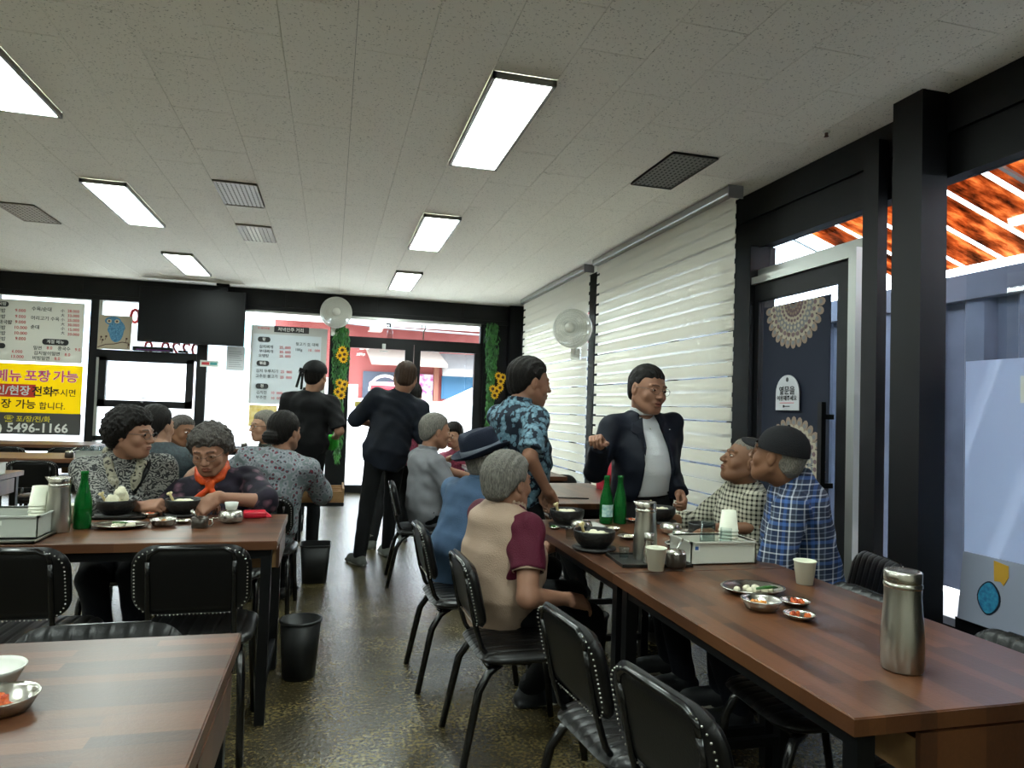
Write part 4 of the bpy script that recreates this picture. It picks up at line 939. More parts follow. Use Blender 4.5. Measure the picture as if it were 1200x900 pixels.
# stone bowls
def bone(r_, x, y, z, h, rot=(0,0,0)):
    b_ = MB().tube([(0,0,0),(0,0,h*.8),(0,0,h)], [.006,.006,.011], 8).ell((-.006,0,h),(.008,.008,.007),8).ell((.006,0,h),(.008,.008,.007),8)
    obj('bone', b_, mat('bone', '#c9b98c', .6) if 'bone' not in bpy.data.materials else bpy.data.materials['bone'], r_, (x,y,z), rot=rot)
def bowl(loc, label, R=.085, food=True, saucer=True, bn=True, rice=True, rise=0.0):
    r_ = root('stone_bowl', label, 'bowl', loc, 0, 'black stone soup bowls')
    z0 = .014 if saucer else 0
    if saucer: obj('stand', MB().lathe([(0,0),(R*.95,0),(R*1.05,.006),(R*1.05,.012),(0,.012)], 28), stone_bowl, r_)
    obj('bowl', MB().lathe([(0,z0),(R*.62,z0),(R*.8,z0+.012),(R*.97,z0+.035),(R,z0+.062),(R*.98,z0+.066),(R*.93,z0+.062),(R*.9,z0+.04),(0,z0+.035)], 32), stone_bowl, r_)
    if food:
        obj('broth', MB().lathe([(0,z0+.048),(R*.92,z0+.048)], 24), mat('milky_broth', '#b8ae92', .25) if 'milky_broth' not in bpy.data.materials else bpy.data.materials['milky_broth'], r_)
    if rice: 
        q = MB(); rnd = random.Random(int(loc[0]*100))
        for i in range(9): q.ell((rnd.uniform(-.03,.03), rnd.uniform(-.03,.03), z0+.05+rise*rnd.random()), (.022,.018,.014+rise*.4), 10, jit=.25, seed=i)
        obj('rice', q, rice_m, r_)
    if bn: bone(r_, -R*.5, 0, z0+.045, .055, (.3, -.4, 0))
    return r_
bowl(place(696, 644), 'black stone bowl with bone, nearest bowl on the right tables')
bowl(place(664, 616), 'black stone bowl in front of the leaf print shirt')
bowl(place(772, 612), 'black stone bowl in front of the suited man, behind the pitcher')
bowl(place(822, 634), 'black stone bowl at the checked shirt man, behind the bin', R=.06, bn=False, rice=False)
bowl(place(136, 605), 'black stone bowl heaped with rice in front of the patterned blouse', rise=.045)
bowl(place(215, 604), 'black stone bowl in front of the orange scarf')
def fluted(loc, label, R=.05, h=.045, lid=True):
    n = 40; b_ = MB(); prof = [(.6,0),(.8,.004),(1,.35*h),(1.02,.6*h),(.95,.85*h),(.9,.95*h)]
    vs = []; fs = []; k = len(prof)
    for i in range(n):
        a = 2*PI*i/n; w = 1+.03*(i % 2)
        for r, z in prof: vs.append((r*R*w*math.cos(a), r*R*w*math.sin(a), z))
    for i in range(n):
        j = (i+1) % n
        for q in range(k-1): fs.append((i*k+q, j*k+q, j*k+q+1, i*k+q+1))
    r_ = root('steel_rice_bowl', label, 'bowl', loc, 0, 'fluted steel rice bowls')
    obj('bowl', b_.add(vs, fs, 0, True), steel, r_)
    obj('lid', MB().lathe([(R*.93,.93*h),(R*.9,h*1.02),(R*.5,h*1.1),(0,h*1.12)], 24), steel, r_)
    return r_
fluted(place(681, 622), 'fluted steel rice bowl beside the nearest stone bowl')
fluted(place(786, 625), 'fluted steel rice bowl, left of the pair before the checked shirt')
fluted(place(801, 634), 'fluted steel rice bowl, right of the pair before the checked shirt')
fb = fluted(place(270.5, 612), 'fluted steel rice bowl carrying a white cup by the red packet', .052, .05)
r_ = root('small_white_cup', 'small white cup standing on the fluted steel bowl', 'cup', (fb.location.x, fb.location.y, TZ+.057))
obj('cup', MB().lathe([(0,0),(.018,0),(.024,.004),(.03,.034),(.028,.034),(.022,.006),(0,.006)], 20), white_pl, r_)
def dish(loc, label, R, h, food=None, piece=None, group='steel side dishes', oval=1.0, rz=0):
    r_ = root('side_dish', label, 'dish', loc, rz, group)
    obj('dish', MB().lathe([(0,0),(R*.6,0),(R*.75,.003),(R*.93,h*.8),(R*1.0,h),(R*.97,h+.002),(R*.9,h*.85),(R*.7,.006),(0,.004)], 28, sx=oval), steel, r_)
    if food:
        q = MB(); rnd = random.Random(int(loc[0]*313))
        for i in range(piece or 10):
            a = rnd.random()*2*PI; d = rnd.random()*R*.55
            q.ell((math.cos(a)*d*oval, math.sin(a)*d, .008+h*.3*rnd.random()), (R*.16, R*.12, .006+h*.2), 8, jit=.4, seed=i)
        obj('food', q, food, r_)
    return r_
pl = dish(place(882, 694), 'oval steel plate of white radish and green chilli, right front table', .085, .018, rice_m, 9, oval=1.25)
obj('chilli', MB().tube([(-.02,-.05,.025),(.03,-.045,.027),(.07,-.03,.02)], [.004,.006,.002], 8), green_food, pl)
dish(place(892, 714), 'deep steel dish of orange radish kimchi on the right front table', .058, .03, orange_food, 10)
dish(place(932, 709), 'small steel dish of red kimchi beside the orange radish', .044, .014, kimchi, 12)
dish(place(937, 725), 'small steel dish of dark red sauce, nearest of the side dishes', .044, .014, kimchi, 5)
wp = dish(place(795, 640), 'white plate with green chilli behind the cream bin', .06, .012, None)
obj('chilli', MB().tube([(-.0,-.01,.02),(.03,.0,.026),(.06,.02,.03)], [.005,.007,.002], 8), green_food, wp); wp.children[0].data.materials[0] = white_pl
dish(place(717, 622), 'small steel dish just behind the nearest stone bowl', .04, .014, rice_m, 6)
dish(place(736, 631), 'steel dish with scraps left of the tray pitcher', .048, .012, rice_m, 5)
dish(place(741, 611), 'small steel dish right of the two green bottles', .042, .012, kimchi, 6)
dish(place(650, 620), 'flat dish of green chilli at the corner of the crowded table', .03, .01, green_food, 5)
tumbler(place(731, 655), 'small shot glass of water left of the tray', False, .045, .021)
tumbler(place(668, 631), 'clear water glass beside the nearest stone bowl', False, .06, .023)
tag(obj('paper_slip', MB().bx(-.06,.06,-.075,.075,0,.0008), mat('white_paper', '#b5b4ae', .7), None, place(692, 615), rot=(0,0,.1)), 'white paper slip left of the green bottles', 'paper')
tag(obj('chopstick_pair', MB().tube([(0,0,.003),(.0,.2,.003)], .003, 6).tube([(.012,0,.003),(.02,.2,.003)], .003, 6), black_metal, None, place(690, 585), rot=(0,0,1.3)), 'dark chopsticks lying on the empty shining table', 'chopsticks')
# women's table
tray((-1.22, 3.13, .7405), 0, .34, .34, 'dark tray under the grey bin at the left edge', steel_rough)
b2 = bin_box((-1.22, 3.17, TZ+.007), .0, .30, .26, .085, 'grey plastic bin of cups at the left edge of the women\'s table', grey_pl)
obj('grip', MB().bx(-.03,.03,-.133,-.13,.05,.066), white_pl, b2)
cup_stack((-1.135, 3.23, TZ+.012), 8, 'upturned stack of paper cups in the grey bin, left')
tumbler((-1.25, 3.10, TZ+.05), 'upturned glass in the grey bin at the left edge', True, .06, .03)
pd = dish(place(141, 618), 'wide oval steel plate of white radish on the women\'s table', .085, .016, rice_m, 9, oval=1.35)
obj('chilli', MB().tube([(-.03,0,.02),(.03,-.01,.022)], [.005,.003], 8), green_food, pd)
dish(place(191, 616), 'deep steel dish of orange kimchi on the women\'s table', .056, .03, orange_food, 8)
dish(place(176, 606), 'small dish of red kimchi behind the oval plate', .04, .02, kimchi, 8)
dish(place(214, 613), 'small flat steel dish beside the dark ladle cup', .036, .012, rice_m, 4)
r_ = root('ladle_cup', 'small dark brown cup with a handle and spoon on the women\'s table', 'cup', place(234, 618), -.2)
obj('cup', MB().lathe([(0,0),(.032,0),(.034,.003),(.034,.045),(.031,.045),(.031,.006),(0,.006)], 22), sauce_m, r_); obj('handle', MB().tube([(.034,0,.035),(.05,0,.035),(.055,0,.02),(.05,0,.008),(.034,0,.008)], .0035, 6), steel, r_); obj('spoon', MB().tube([(0,0,.02),(-.02,-.005,.055),(-.035,-.01,.075)], [.003,.003,.008], 8), steel, r_)
tag(obj('spoon', MB().tube([(0,0,.004),(.09,.05,.03)], [.003,.003], 6).ell((-.01,-.005,.006),(.018,.012,.003),10), steel, None, place(255, 608)), 'steel spoon leaning toward the fluted bowl', 'spoon')
r_ = root('red_packet', 'glossy red tissue packet at the right end of the women\'s table', 'packet', place(299, 606), .15)
obj('packet', MB().bx(-.055,.05,-.04,.04,0,.032), red_pl, r_, bevel=.01, bseg=2); obj('flap', MB().add([(.05,-.04,.004),(.05,.04,.004),(.075,-.03,.002),(.075,.045,.002),(.04,-.03,.03),(.04,.03,.03)], [(0,2,4),(2,3,5,4),(1,5,3),(0,1,3,2)]), red_pl, r_)
tray(place(140, 606, .7405), 0, .24, .16, 'dark mat under the heaped stone bowl')
# bottom-left table
d0 = dish(place(2, 833), 'steel dish of red sauce cut by the left picture edge', .058, .028, kimchi, 6)
dish(place(-12, 800), 'white bowl barely inside the left picture edge', .06, .03, None).children[0].data.materials[0] = white_pl
# further tables on the left
b3 = bin_box((-2.05, 6.95, TZ), 0, .22, .16, .07, 'pale plastic bin of upturned glasses behind the women, far left', grey_pl)
for i in range(6):
    tumbler((-2.12+.065*(i % 3), 6.93+.06*(i//3), TZ+.005), ('front left','front middle','front right','rear left','rear middle','rear right')[i]+' upturned clear glass in the far left bin', True, .105, .026)
sauce_pot((-2.24, 6.98, TZ), 'small dark pot with spoon left of the far bin of glasses')
bin_box((-2.27, 5.45, TZ), 0, .22, .16, .08, 'pale bin on the table cut by the left edge, middle distance', cream_box)
sauce_pot((-.98, 8.75, TZ), 'small dark sauce pot on the far table by the windows')
tray((-.98, 8.75, .7405), 0, .25, .2, 'dark tray on the far table by the windows')
bin_box((1.72, 6.1, TZ), .1, .22, .16, .07, 'pale tray of dishes on the table before the grey-shirted man', grey_pl)
sauce_pot((1.45, 6.3, TZ), 'small dark sauce pot before the woman in pink')
bowl((1.40, 6.05, TZ), 'black stone bowl before the woman in pink', bn=False)
# waste bins on the floor
def floor_bin(loc, label, r=.095, h=.27, square=False):
    r_ = root('waste_bin', label, 'bin', loc, 0, 'black waste bins under the tables')
    if square:
        s = MB(); q0 = rrect(.17,.17,.03); q1 = rrect(.21,.21,.035); n = len(q0)
        s.add([(x,y,0) for x,y in q0]+[(x,y,h) for x,y in q1]+[(x*.96,y*.96,h) for x,y in q1]+[(x*.96,y*.96,.01) for x,y in q0], [(k*n+i,k*n+(i+1)%n,(k+1)*n+(i+1)%n,(k+1)*n+i) for k in range(3) for i in range(n)]+[tuple(range(n))[::-1]], 0, True)
        obj('tub', s, rubber, r_)
        obj('rim', MB().tube([(x*1.01,y*1.01,h) for x,y in q1], .005, 6, closed=True), rubber, r_)
    else:
        obj('tub', MB().lathe([(0,0),(r*.8,0),(r,h),(r*.97,h),(r*.77,.008),(0,.008)], 28), rubber, r_)
        obj('rim', MB().lathe([(r*.99,h-.012),(r*1.05,h-.01),(r*1.05,h),(r*.97,h+.002)], 28), rubber, r_)
floor_bin((-.07, 5.30, 0), 'square black waste bin under the open drawer', square=True)
floor_bin((-.10, 3.48, 0), 'round black waste bin at the aisle end of the women\'s table')
floor_bin((1.32, 3.36, 0), 'round black waste bin under the crowded right table')
# ------------------------------------------------------------------ people: implicit surfaces meshed with surface nets
def V3(*a): return np.array(a, dtype=np.float32)
def nz(v): v = np.asarray(v, dtype=np.float64); return v/np.linalg.norm(v)
def smin(a, b, k):
    h = np.clip(.5+.5*(b-a)/k, 0, 1); return b+(a-b)*h - k*h*(1-h)
def smax(a, b, k): return -smin(-a, -b, k)
def rcone(P, a, b, r1, r2):
    a = np.asarray(a, dtype=np.float32); ba = np.asarray(b, dtype=np.float32)-a; pa = P-a
    h = np.clip((pa@ba)/max(1e-9, float(ba@ba)), 0, 1)
    return np.linalg.norm(pa-h[:, None]*ba, axis=1) - (r1+(r2-r1)*h)
def sell(P, c, r, R=None):
    q = P-np.asarray(c, dtype=np.float32)
    if R is not None: q = q@R
    r = np.asarray(r, dtype=np.float32)
    k0 = np.linalg.norm(q/r, axis=1); k1 = np.linalg.norm(q/(r*r), axis=1)+1e-9
    return k0*(k0-1)/k1
def sbox(q, h, r):
    d = np.abs(q)-np.asarray(h, dtype=np.float32)
    return np.linalg.norm(np.maximum(d, 0), axis=1)+np.minimum(d.max(axis=1), 0)-r
_E = [(0,1),(2,3),(4,5),(6,7),(0,2),(1,3),(4,6),(5,7),(0,4),(1,5),(2,6),(3,7)]
def nets(fn, lo, hi, h):
    lo = np.asarray(lo, dtype=np.float64); hi = np.asarray(hi, dtype=np.float64)
    n = np.maximum(4, np.ceil((hi-lo)/h).astype(int)+1)
    ax = [lo[i]+h*np.arange(n[i]) for i in range(3)]
    G = np.stack(np.meshgrid(*ax, indexing='ij'), -1).reshape(-1, 3).astype(np.float32)
    # coarse pass, then only cells near the surface
    F = fn(G).reshape(n)
    s = F < 0
    c = [F[i:n[0]-1+i, j:n[1]-1+j, k:n[2]-1+k] for i in (0,1) for j in (0,1) for k in (0,1)]
    sc_ = sum((x < 0).astype(np.int8) for x in c)
    act = (sc_ > 0) & (sc_ < 8); ids = np.argwhere(act)
    if len(ids) == 0: return np.zeros((0,3)), np.zeros((0,4), int)
    vals = np.stack([x[act] for x in c], 1).astype(np.float64)
    offs = np.array([(i,j,k) for i in (0,1) for j in (0,1) for k in (0,1)], dtype=np.float64)
    acc = np.zeros((len(ids), 3)); cnt = np.zeros(len(ids))
    for a, b in _E:
        va, vb = vals[:, a], vals[:, b]; m = (va < 0) != (vb < 0)
        t = np.where(m, va/np.where(m, va-vb, 1), 0)
        acc += np.where(m[:, None], offs[a]+t[:, None]*(offs[b]-offs[a]), 0); cnt += m
    vs = lo+(ids+acc/cnt[:, None])*h
    idx = -np.ones(np.array(n)-1, dtype=np.int64); idx[tuple(ids.T)] = np.arange(len(ids))
    fs = []
    for axn in range(3):
        o = [a for a in range(3) if a != axn]
        sl0 = [slice(None)]*3; sl1 = [slice(None)]*3; sl0[axn] = slice(0, n[axn]-1); sl1[axn] = slice(1, n[axn])
        A, B = s[tuple(sl0)], s[tuple(sl1)]
        e = np.argwhere(A != B); e = e[(e[:, o[0]] > 0) & (e[:, o[1]] > 0) & (e[:, o[0]] < n[o[0]]-1) & (e[:, o[1]] < n[o[1]]-1)]
        if len(e) == 0: continue
        sg = A[tuple(e.T)]
        q = []
        for (d0, d1) in ((-1,-1),(0,-1),(0,0),(-1,0)):
            w = e.copy(); w[:, o[0]] += d0; w[:, o[1]] += d1; q.append(idx[tuple(w.T)])
        q = np.stack(q, 1)
        if axn == 1: sg = ~sg
        q = np.where(sg[:, None], q, q[:, ::-1]); fs.append(q)
    fs = np.concatenate(fs); fs = fs[(fs >= 0).all(1)]
    return vs, fs
def np_mesh(name, pieces, mats_, base, colors=None):
    vs = np.concatenate([p[0] for p in pieces]) - np.asarray(base); o = 0; F = []
    for p in pieces: F.append(p[1]+o); o += len(p[0])
    F = np.concatenate(F)
    me = bpy.data.meshes.new(name); me.vertices.add(len(vs)); me.vertices.foreach_set('co', vs.astype(np.float32).ravel())
    me.loops.add(F.size); me.loops.foreach_set('vertex_index', F.astype(np.int32).ravel())
    me.polygons.add(len(F)); me.polygons.foreach_set('loop_start', np.arange(0, F.size, 4, dtype=np.int32)); me.polygons.foreach_set('loop_total', np.full(len(F), 4, dtype=np.int32))
    me.polygons.foreach_set('use_smooth', np.ones(len(F), dtype=bool))
    me.update(calc_edges=True); me.validate()
    for m in mats_: me.materials.append(m)
    if colors is not None:
        ca = me.color_attributes.new('Col', 'FLOAT_COLOR', 'POINT'); ca.data.foreach_set('color', colors.astype(np.float32).ravel())
    return me
def frame_yaw(y):   # columns: right, forward, up
    c, s = math.cos(y), math.sin(y); return np.array([[c, -s, 0],[s, c, 0],[0,0,1]])
def rot_head(yaw, pitch, roll):
    Rz = frame_yaw(yaw); cp, sp = math.cos(pitch), math.sin(pitch); Rx = np.array([[1,0,0],[0,cp,-sp],[0,sp,cp]])
    cr, sr = math.cos(roll), math.sin(roll); Ry = np.array([[cr,0,sr],[0,1,0],[-sr,0,cr]])
    return Rz@Rx@Ry
def ik(a, c, l1, l2, pole):
    a = np.asarray(a, float); c = np.asarray(c, float); d = c-a; L = np.linalg.norm(d); u = d/L
    L2 = min(L, l1+l2-.003); L2 = max(L2, abs(l1-l2)+.02); c = a+u*L2
    x = (l1*l1-l2*l2+L2*L2)/(2*L2); h = math.sqrt(max(0, l1*l1-x*x))
    p = np.asarray(pole, float); p = p-u*(p@u); p = nz(p)
    return a+u*x+p*h, c
def fnoise(P, f, seed=0):
    x, y, z = P[:,0]*f+seed, P[:,1]*f+seed*1.7, P[:,2]*f-seed
    return (np.sin(x+1.3*np.sin(y*.9+z*.4)) * np.sin(y*1.1+1.2*np.sin(z*.8+x*.3)) * np.sin(z*1.05+1.1*np.sin(x*.7)))
def dim(h, k=.88): return '#'+''.join('%02x' % int(int(h[i:i+2], 16)*k) for i in (1, 3, 5))
def smat(name, base, rough=.8, var=None, bump=(220, .35)):
    base = dim(base); var = (var[0], dim(var[1])) if var else None
    return mat(name, base, rough, 0, .25, var=var, bump=bump)
skin_m = mat('skin', '#b58266', .55, 0, .35, attr='Col', bump=(300, .12))
eye_white = mat('eye_white', '#c9c0b6', .25); iris_m = mat('dark_iris', '#1c120c', .15); lens_wire = mat('glasses_wire', '#6a6460', .25, .8); lens_dark = mat('glasses_dark', '#1c1a1a', .3)
def hair_mat(name, c, c2):
    m = mat(name, c, .62, 0, .18); t = m.node_tree
    b = t.nodes['Principled BSDF']; n = NN(t, 'ShaderNodeTexNoise'); n.inputs['Scale'].default_value = 1; n.inputs['Detail'].default_value = 4; tc = NN(t, 'ShaderNodeTexCoord')
    mp = NN(t, 'ShaderNodeMapping'); mp.inputs['Scale'].default_value = (330, 330, 30)
    r = NN(t, 'ShaderNodeValToRGB'); r.color_ramp.elements[0].position = .35; r.color_ramp.elements[1].position = .65; r.color_ramp.elements[0].color = srgb(c); r.color_ramp.elements[1].color = srgb(c2)
    t.links.new(tc.outputs['Object'], mp.inputs[0]); t.links.new(n.outputs[0], r.inputs[0]); t.links.new(r.outputs[0], b.inputs['Base Color'])
    u = NN(t, 'ShaderNodeBump'); u.inputs['Strength'].default_value = .8; u.inputs['Distance'].default_value = .006
    t.links.new(mp.outputs[0], n.inputs['Vector']); t.links.new(n.outputs[0], u.inputs['Height']); t.links.new(u.outputs[0], b.inputs['Normal']); return m
hair_black = hair_mat('black_hair', '#0e0c0b', '#1b1715'); hair_grey = hair_mat('grey_hair', '#4d4a46', '#7c7871'); hair_dgrey = hair_mat('salt_and_pepper_hair', '#2e2a28', '#5c5753'); hair_brown = hair_mat('dark_brown_hair', '#2a1d15', '#3c2b20'); hair_mid = hair_mat('ash_grey_hair', '#55524c', '#827d74')
hair_m_ = {}

def head_sdf(q, eye_open=.004, mouth=0., nose=1., cheek=1.):
    q = q/HXS
    d = sell(q, (0,-.016,.032), (.077,.097,.090))
    d = smin(d, sell(q, (0,.018,-.02), (.064,.074,.088)), .03)
    d = smin(d, sell(q, (0,.040,-.078), (.040,.042,.034)), .035)
    for s in (-1, 1):
        d = smin(d, rcone(q, (s*.056,-.005,-.05), (s*.02,.062,-.095), .018, .016), .03)
        d = smin(d, sell(q, (s*.042*cheek,.060,-.028), (.022,.020,.022)), .02)
    # eye sockets
    for s in (-1, 1): d = smax(d, -sell(q, (s*.032,.104,.010), (.021,.020,.013)), .012)
    for s in (-1, 1): d = smin(d, rcone(q, (s*.014,.088,.027), (s*.046,.076,.028), .007, .006), .012)
    d = smin(d, rcone(q, (0,.088,.018), (0,.110*nose,-.024), .007, .0115), .012)
    for s in (-1, 1): d = smin(d, sell(q, (s*.012,.100,-.028), (.009,.012,.008)), .007)
    d = smin(d, sell(q, (0,.085,-.058), (.026,.013,.016)), .014)
    d = smin(d, sell(q, (0,.097,-.053), (.021,.007,.0050)), .005); d = smin(d, sell(q, (0,.095,-.065-mouth), (.018,.007,.0055)), .005)
    d = smax(d, -sell(q, (0,.107,-.059-mouth*.5), (.021,.018,.0016+mouth*.6)), .003)
    for s in (-1, 1):
        ld = sell(q, (s*.032,.078,.007), (.0155,.0145,.0125)); ld = np.maximum(ld, eye_open*np.clip(1-((q[:,0]-s*.032)/.014)**2, .1, 1)-np.abs(q[:,2]-.006)); d = smin(d, ld, .003)
    for s in (-1, 1):
        e = sell(q, (s*.078,-.006,-.004), (.007,.018,.031)); e = smax(e, -sell(q, (s*.089,.000,.002), (.009,.009,.018)), .004)
        d = smin(d, e, .006)
    return d
HXS = np.array([1.07,1,1], dtype=np.float32)
HAIRLINES = {'short': ([-.12,-.07,-.045,-.02,-.008,.018,.028,.045,.07,.09], [-.088,-.075,-.045,-.012,.002,.0,.034,.052,.062,.068]),
             'curly': ([-.12,-.06,-.03,-.01,.015,.03,.05,.09], [-.10,-.085,-.055,-.03,-.02,.02,.045,.058])}
def hair_sdf(style, q, p):
    t = p.get('t', .012)
    d = sell(q, (0,-.018,.034), (.078+t,.098+t,.091+t))
    if p.get('nape', True): d = smin(d, sell(q, (0,-.05,-.03), (.058+t*.6,.05+t,.05+t)), .03)
    if style == 'curly':
        d = smin(d, sell(q, (0,-.03,.02), (.092+t,.09+t,.088+t)), .03)
        d = d + p.get('amp', .008)*(fnoise(q, 95, p.get('seed', 1))+.6*fnoise(q, 190, 3))
    else:
        d = d + p.get('amp', .0018)*(np.sin(q[:,0]*260+8*np.sin(q[:,1]*14))+.7*fnoise(q, 130, 2))
    q = q/HXS; a = p.get('a', .0)
    line = p.get('line') or HAIRLINES['curly' if style == 'curly' else 'short']
    cut = q[:,2]-(np.interp(q[:,1], line[0], line[1]).astype(np.float32)+a)+p.get('hn', .004)*fnoise(q, 90, 5)
    d = d+(t*.9+.001)*np.clip(1-cut/(.055 if style == 'curly' else .04), 0, 1)**2
    d = smax(d, -cut, .004)
    if p.get('bald'): d = np.maximum(d, -( .05-q[:,2]+ .5*(-q[:,1]) ))
    if 'bun' in p: bx_, by_, bz_, br = p['bun']; d = smin(d, sell(q, (bx_,by_,bz_), (br*1.15,br*.8,br))+.002*np.sin(q[:,2]*300), .012)
    if 'tail' in p: d = smin(d, rcone(q, (0,-.11,.02), (.0,-.12,-.11), .022, .014), .02)
    return d
def hand_sdf(P, w, D, Nn, side, curl, thumb=.5, s=1.):
    """w wrist, D finger direction, Nn back-of-hand normal, side +1 right"""
    D = nz(D); Nn = nz(np.asarray(Nn)-D*(np.asarray(Nn)@D)); X = np.cross(D, Nn)*side*-1   # X towards the thumb
    R = np.stack([X, D, Nn], 1).astype(np.float32); q = ((P-np.asarray(w, dtype=np.float32))@R)/s
    d = sbox(q-V3(0,.05,0), (.027,.032,.004), .011)
    d = smin(d, rcone(q, (0,-.01,0), (0,.03,0), .023, .022), .02)
    for i, (x, L, r) in enumerate(((.028,.066,.0088),(.0095,.075,.0090),(-.0095,.070,.0086),(-.028,.055,.0078))):
        c_ = curl*(1+.08*(i-1.5)); p0 = np.array([x,.086,-.001]); ang = 0; segs = (.45,.31,.24); rr = r
        for j, sg in enumerate(segs):
            ang += c_*(1.25, 1.35, .9)[j]
            p1 = p0+np.array([x*.04*(1-curl), math.cos(ang), -math.sin(ang)])*L*sg
            d = smin(d, rcone(q, p0, p1, rr, rr*.9), .0035); p0 = p1; rr *= .9
    t0 = np.array([.024,.022,-.006]); t1 = t0+np.array([.026,.022,-.012-.012*thumb]); t2 = t1+np.array([.006-.014*thumb,.026,-.008-.012*thumb]); t3 = t2+np.array([-.004-.014*thumb,.020,-.004])
    d = smin(d, rcone(q, t0, t1, .014, .0115), .012); d = smin(d, rcone(q, t1, t2, .011, .0095), .004); d = smin(d, rcone(q, t2, t3, .0095, .0075), .004)
    return d*s

SK = dict(light='#a07a64', tan='#76523c', mid='#8d6652', pale='#b58a70')
def person(label, base, head, yaw, hd=(0,0,0), neck=None, pel=None, sh=.175, wrL=None, wrR=None, poleL=None, poleR=None, ankL=None, ankR=None, kneeP=None,
           skin='mid', hs=1.0, hair=('short', {}), hairm=None, top=None, topm=None, sleeve=.5, botm=None, shoem=None, fit=1.0, belly=0., q=1.0, hands=None,
           eye_open=.003, mouth=0., glasses=None, long_=False, hem=None, legs=True, group=None, extra=None, footyaw=None, noface=False, inner=None, armfit=1.0, hat=None):
    r_ = root('person', label, 'person', base); B = np.array(base, float)
    yaw = math.radians(yaw); hy, hp, hr = [math.radians(a) for a in hd]
    Rb = frame_yaw(yaw); right, fwd = Rb[:,0], Rb[:,1]
    head = np.array(head, float); Rh = rot_head(hy, hp, hr)
    neck = head+np.array([0,0,-.185*hs])-fwd*.03 if neck is None else np.array(neck, float)+np.array([0,0,.055*hs])
    pel = np.array(pel, float)
    up = nz(neck-pel); L = np.linalg.norm(neck-pel)
    rt = nz(right-up*(right@up)); fw = np.cross(up, rt)
    Rt = np.stack([rt, fw, up], 1).astype(np.float32)
    S = {s: neck-up*.072+rt*s*sh for s in (-1, 1)}
    H = {s: pel+right*s*.085+np.array([0,0,-.03]) for s in (-1, 1)}
    wr = {-1: wrL, 1: wrR}; pole = {-1: poleL, 1: poleR}; ank = {-1: ankL, 1: ankR}
    la, lf = .27, .245
    el = {}; 
    for s in (-1, 1):
        t = wr[s]
        if t is None: t = S[s]+np.array([0,0,-.5])+right*s*.05+fwd*.03
        po = pole[s] if pole[s] is not None else -fwd*.8+right*s*.6+np.array([0,0,-.3])
        el[s], wr[s] = ik(S[s], t, la, lf, po)
    kn = {}
    hipz = pel[2]
    tl = min(.42, .42); sl = .40
    for s in (-1, 1):
        if ank[s] is None: ank[s] = H[s]*[1,1,0]+np.array([0,0,.08])
        kp = kneeP if kneeP is not None else fwd+np.array([0,0,.5])
        D = np.linalg.norm(H[s]-np.asarray(ank[s]))
        l1, l2 = (tl, sl) if D < tl+sl-.01 else (D*.515, D*.5)
        kn[s], _ = ik(H[s], ank[s], l1, l2, kp); ank[s] = np.asarray(ank[s], float)
    fy = {s: (yaw if footyaw is None else math.radians(footyaw))+(-s*.12) for s in (-1,1)}
    shw = sh+.0
    def torso(P, g=0.0, bl=0.0, hemx=0.0):
        l = (P-pel.astype(np.float32))@Rt; h = l[:,2]/L
        k = shw/.175
        w = np.interp(h, [-.35,-.15,0,.25,.5,.72,.86,.96,1.05], [.11,.15+hemx,.165+hemx,.152+bl*.3,.152+bl*.3,.160*k,.150*k,.09*k,.05]).astype(np.float32)+g
        dd = np.interp(h, [-.35,-.15,0,.25,.5,.72,.86,.96,1.05], [.08,.105,.115+bl*.5,.112+bl,.110+bl*.9,.112,.095,.070,.05]).astype(np.float32)+g
        yo = np.interp(h, [-.2,.0,.3,.6,.8,1.0], [0,.0,bl*.6,.005+bl*.3,-.012,-.012]).astype(np.float32)
        rr = np.sqrt((l[:,0]/w)**2+((l[:,1]-yo)/dd)**2)
        d = (rr-1)*np.minimum(w, dd)
        return np.maximum(d, np.maximum(l[:,2]-L*1.04, -l[:,2]-.16)), l
    def arm(P, s, g=0., to=1., wide=1., upper=True):
        a, e, w = S[s], el[s], wr[s]
        d = rcone(P, a, e, (.050+g)*1.0, (.039+g)*wide)
        if to > .5:
            t = (to-.5)*2; e2 = e+(w-e)*t
            d = smin(d, rcone(P, e, e2, (.039+g)*wide, (.037-.011*t+g)*wide), .02)
        return d
    nk0 = neck-up*.03; nk1 = head+Rh@np.array([0,-.025,-.06])*hs
    def necks(P): return rcone(P, nk0, nk1, .062, .056*hs)
    # ---- skin
    pieces = []; cols = []
    base_c = np.array(srgb(SK[skin]))
    # head
    hb = .15*hs; hh = .0042*q
    def hfn(P):
        ql = ((P-head.astype(np.float32))@Rh.astype(np.float32))/hs
        d = head_sdf(ql, eye_open, mouth)*hs
        return smin(d, necks(P), .02)
    v, f = nets(hfn, head-[hb]*3, head+[hb]*3, hh); pieces.append((v, f))
    ql = ((v-head)@Rh)/hs; c = np.tile(base_c, (len(v), 1))
    lip = (np.abs(ql[:,0]) < .021*(1-((ql[:,2]+.059)/.016)**2)) & (np.abs(ql[:,2]+.059+mouth*.4) < .011+mouth*.5) & (ql[:,1] > .090)
    c[lip] = c[lip]*np.array([.82,.58,.58,1])
    brow = (np.abs(ql[:,2]-(.032-.15*np.abs(np.abs(ql[:,0])-.03))) < .0042) & (np.abs(np.abs(ql[:,0])-.031) < .019) & (ql[:,1] > .06)
    c[brow] = c[brow]*np.array([.28,.26,.25,1]) if not (hairm in (hair_grey,)) else c[brow]*.6+.1
    c[:,3] = 1; cols.append(c)
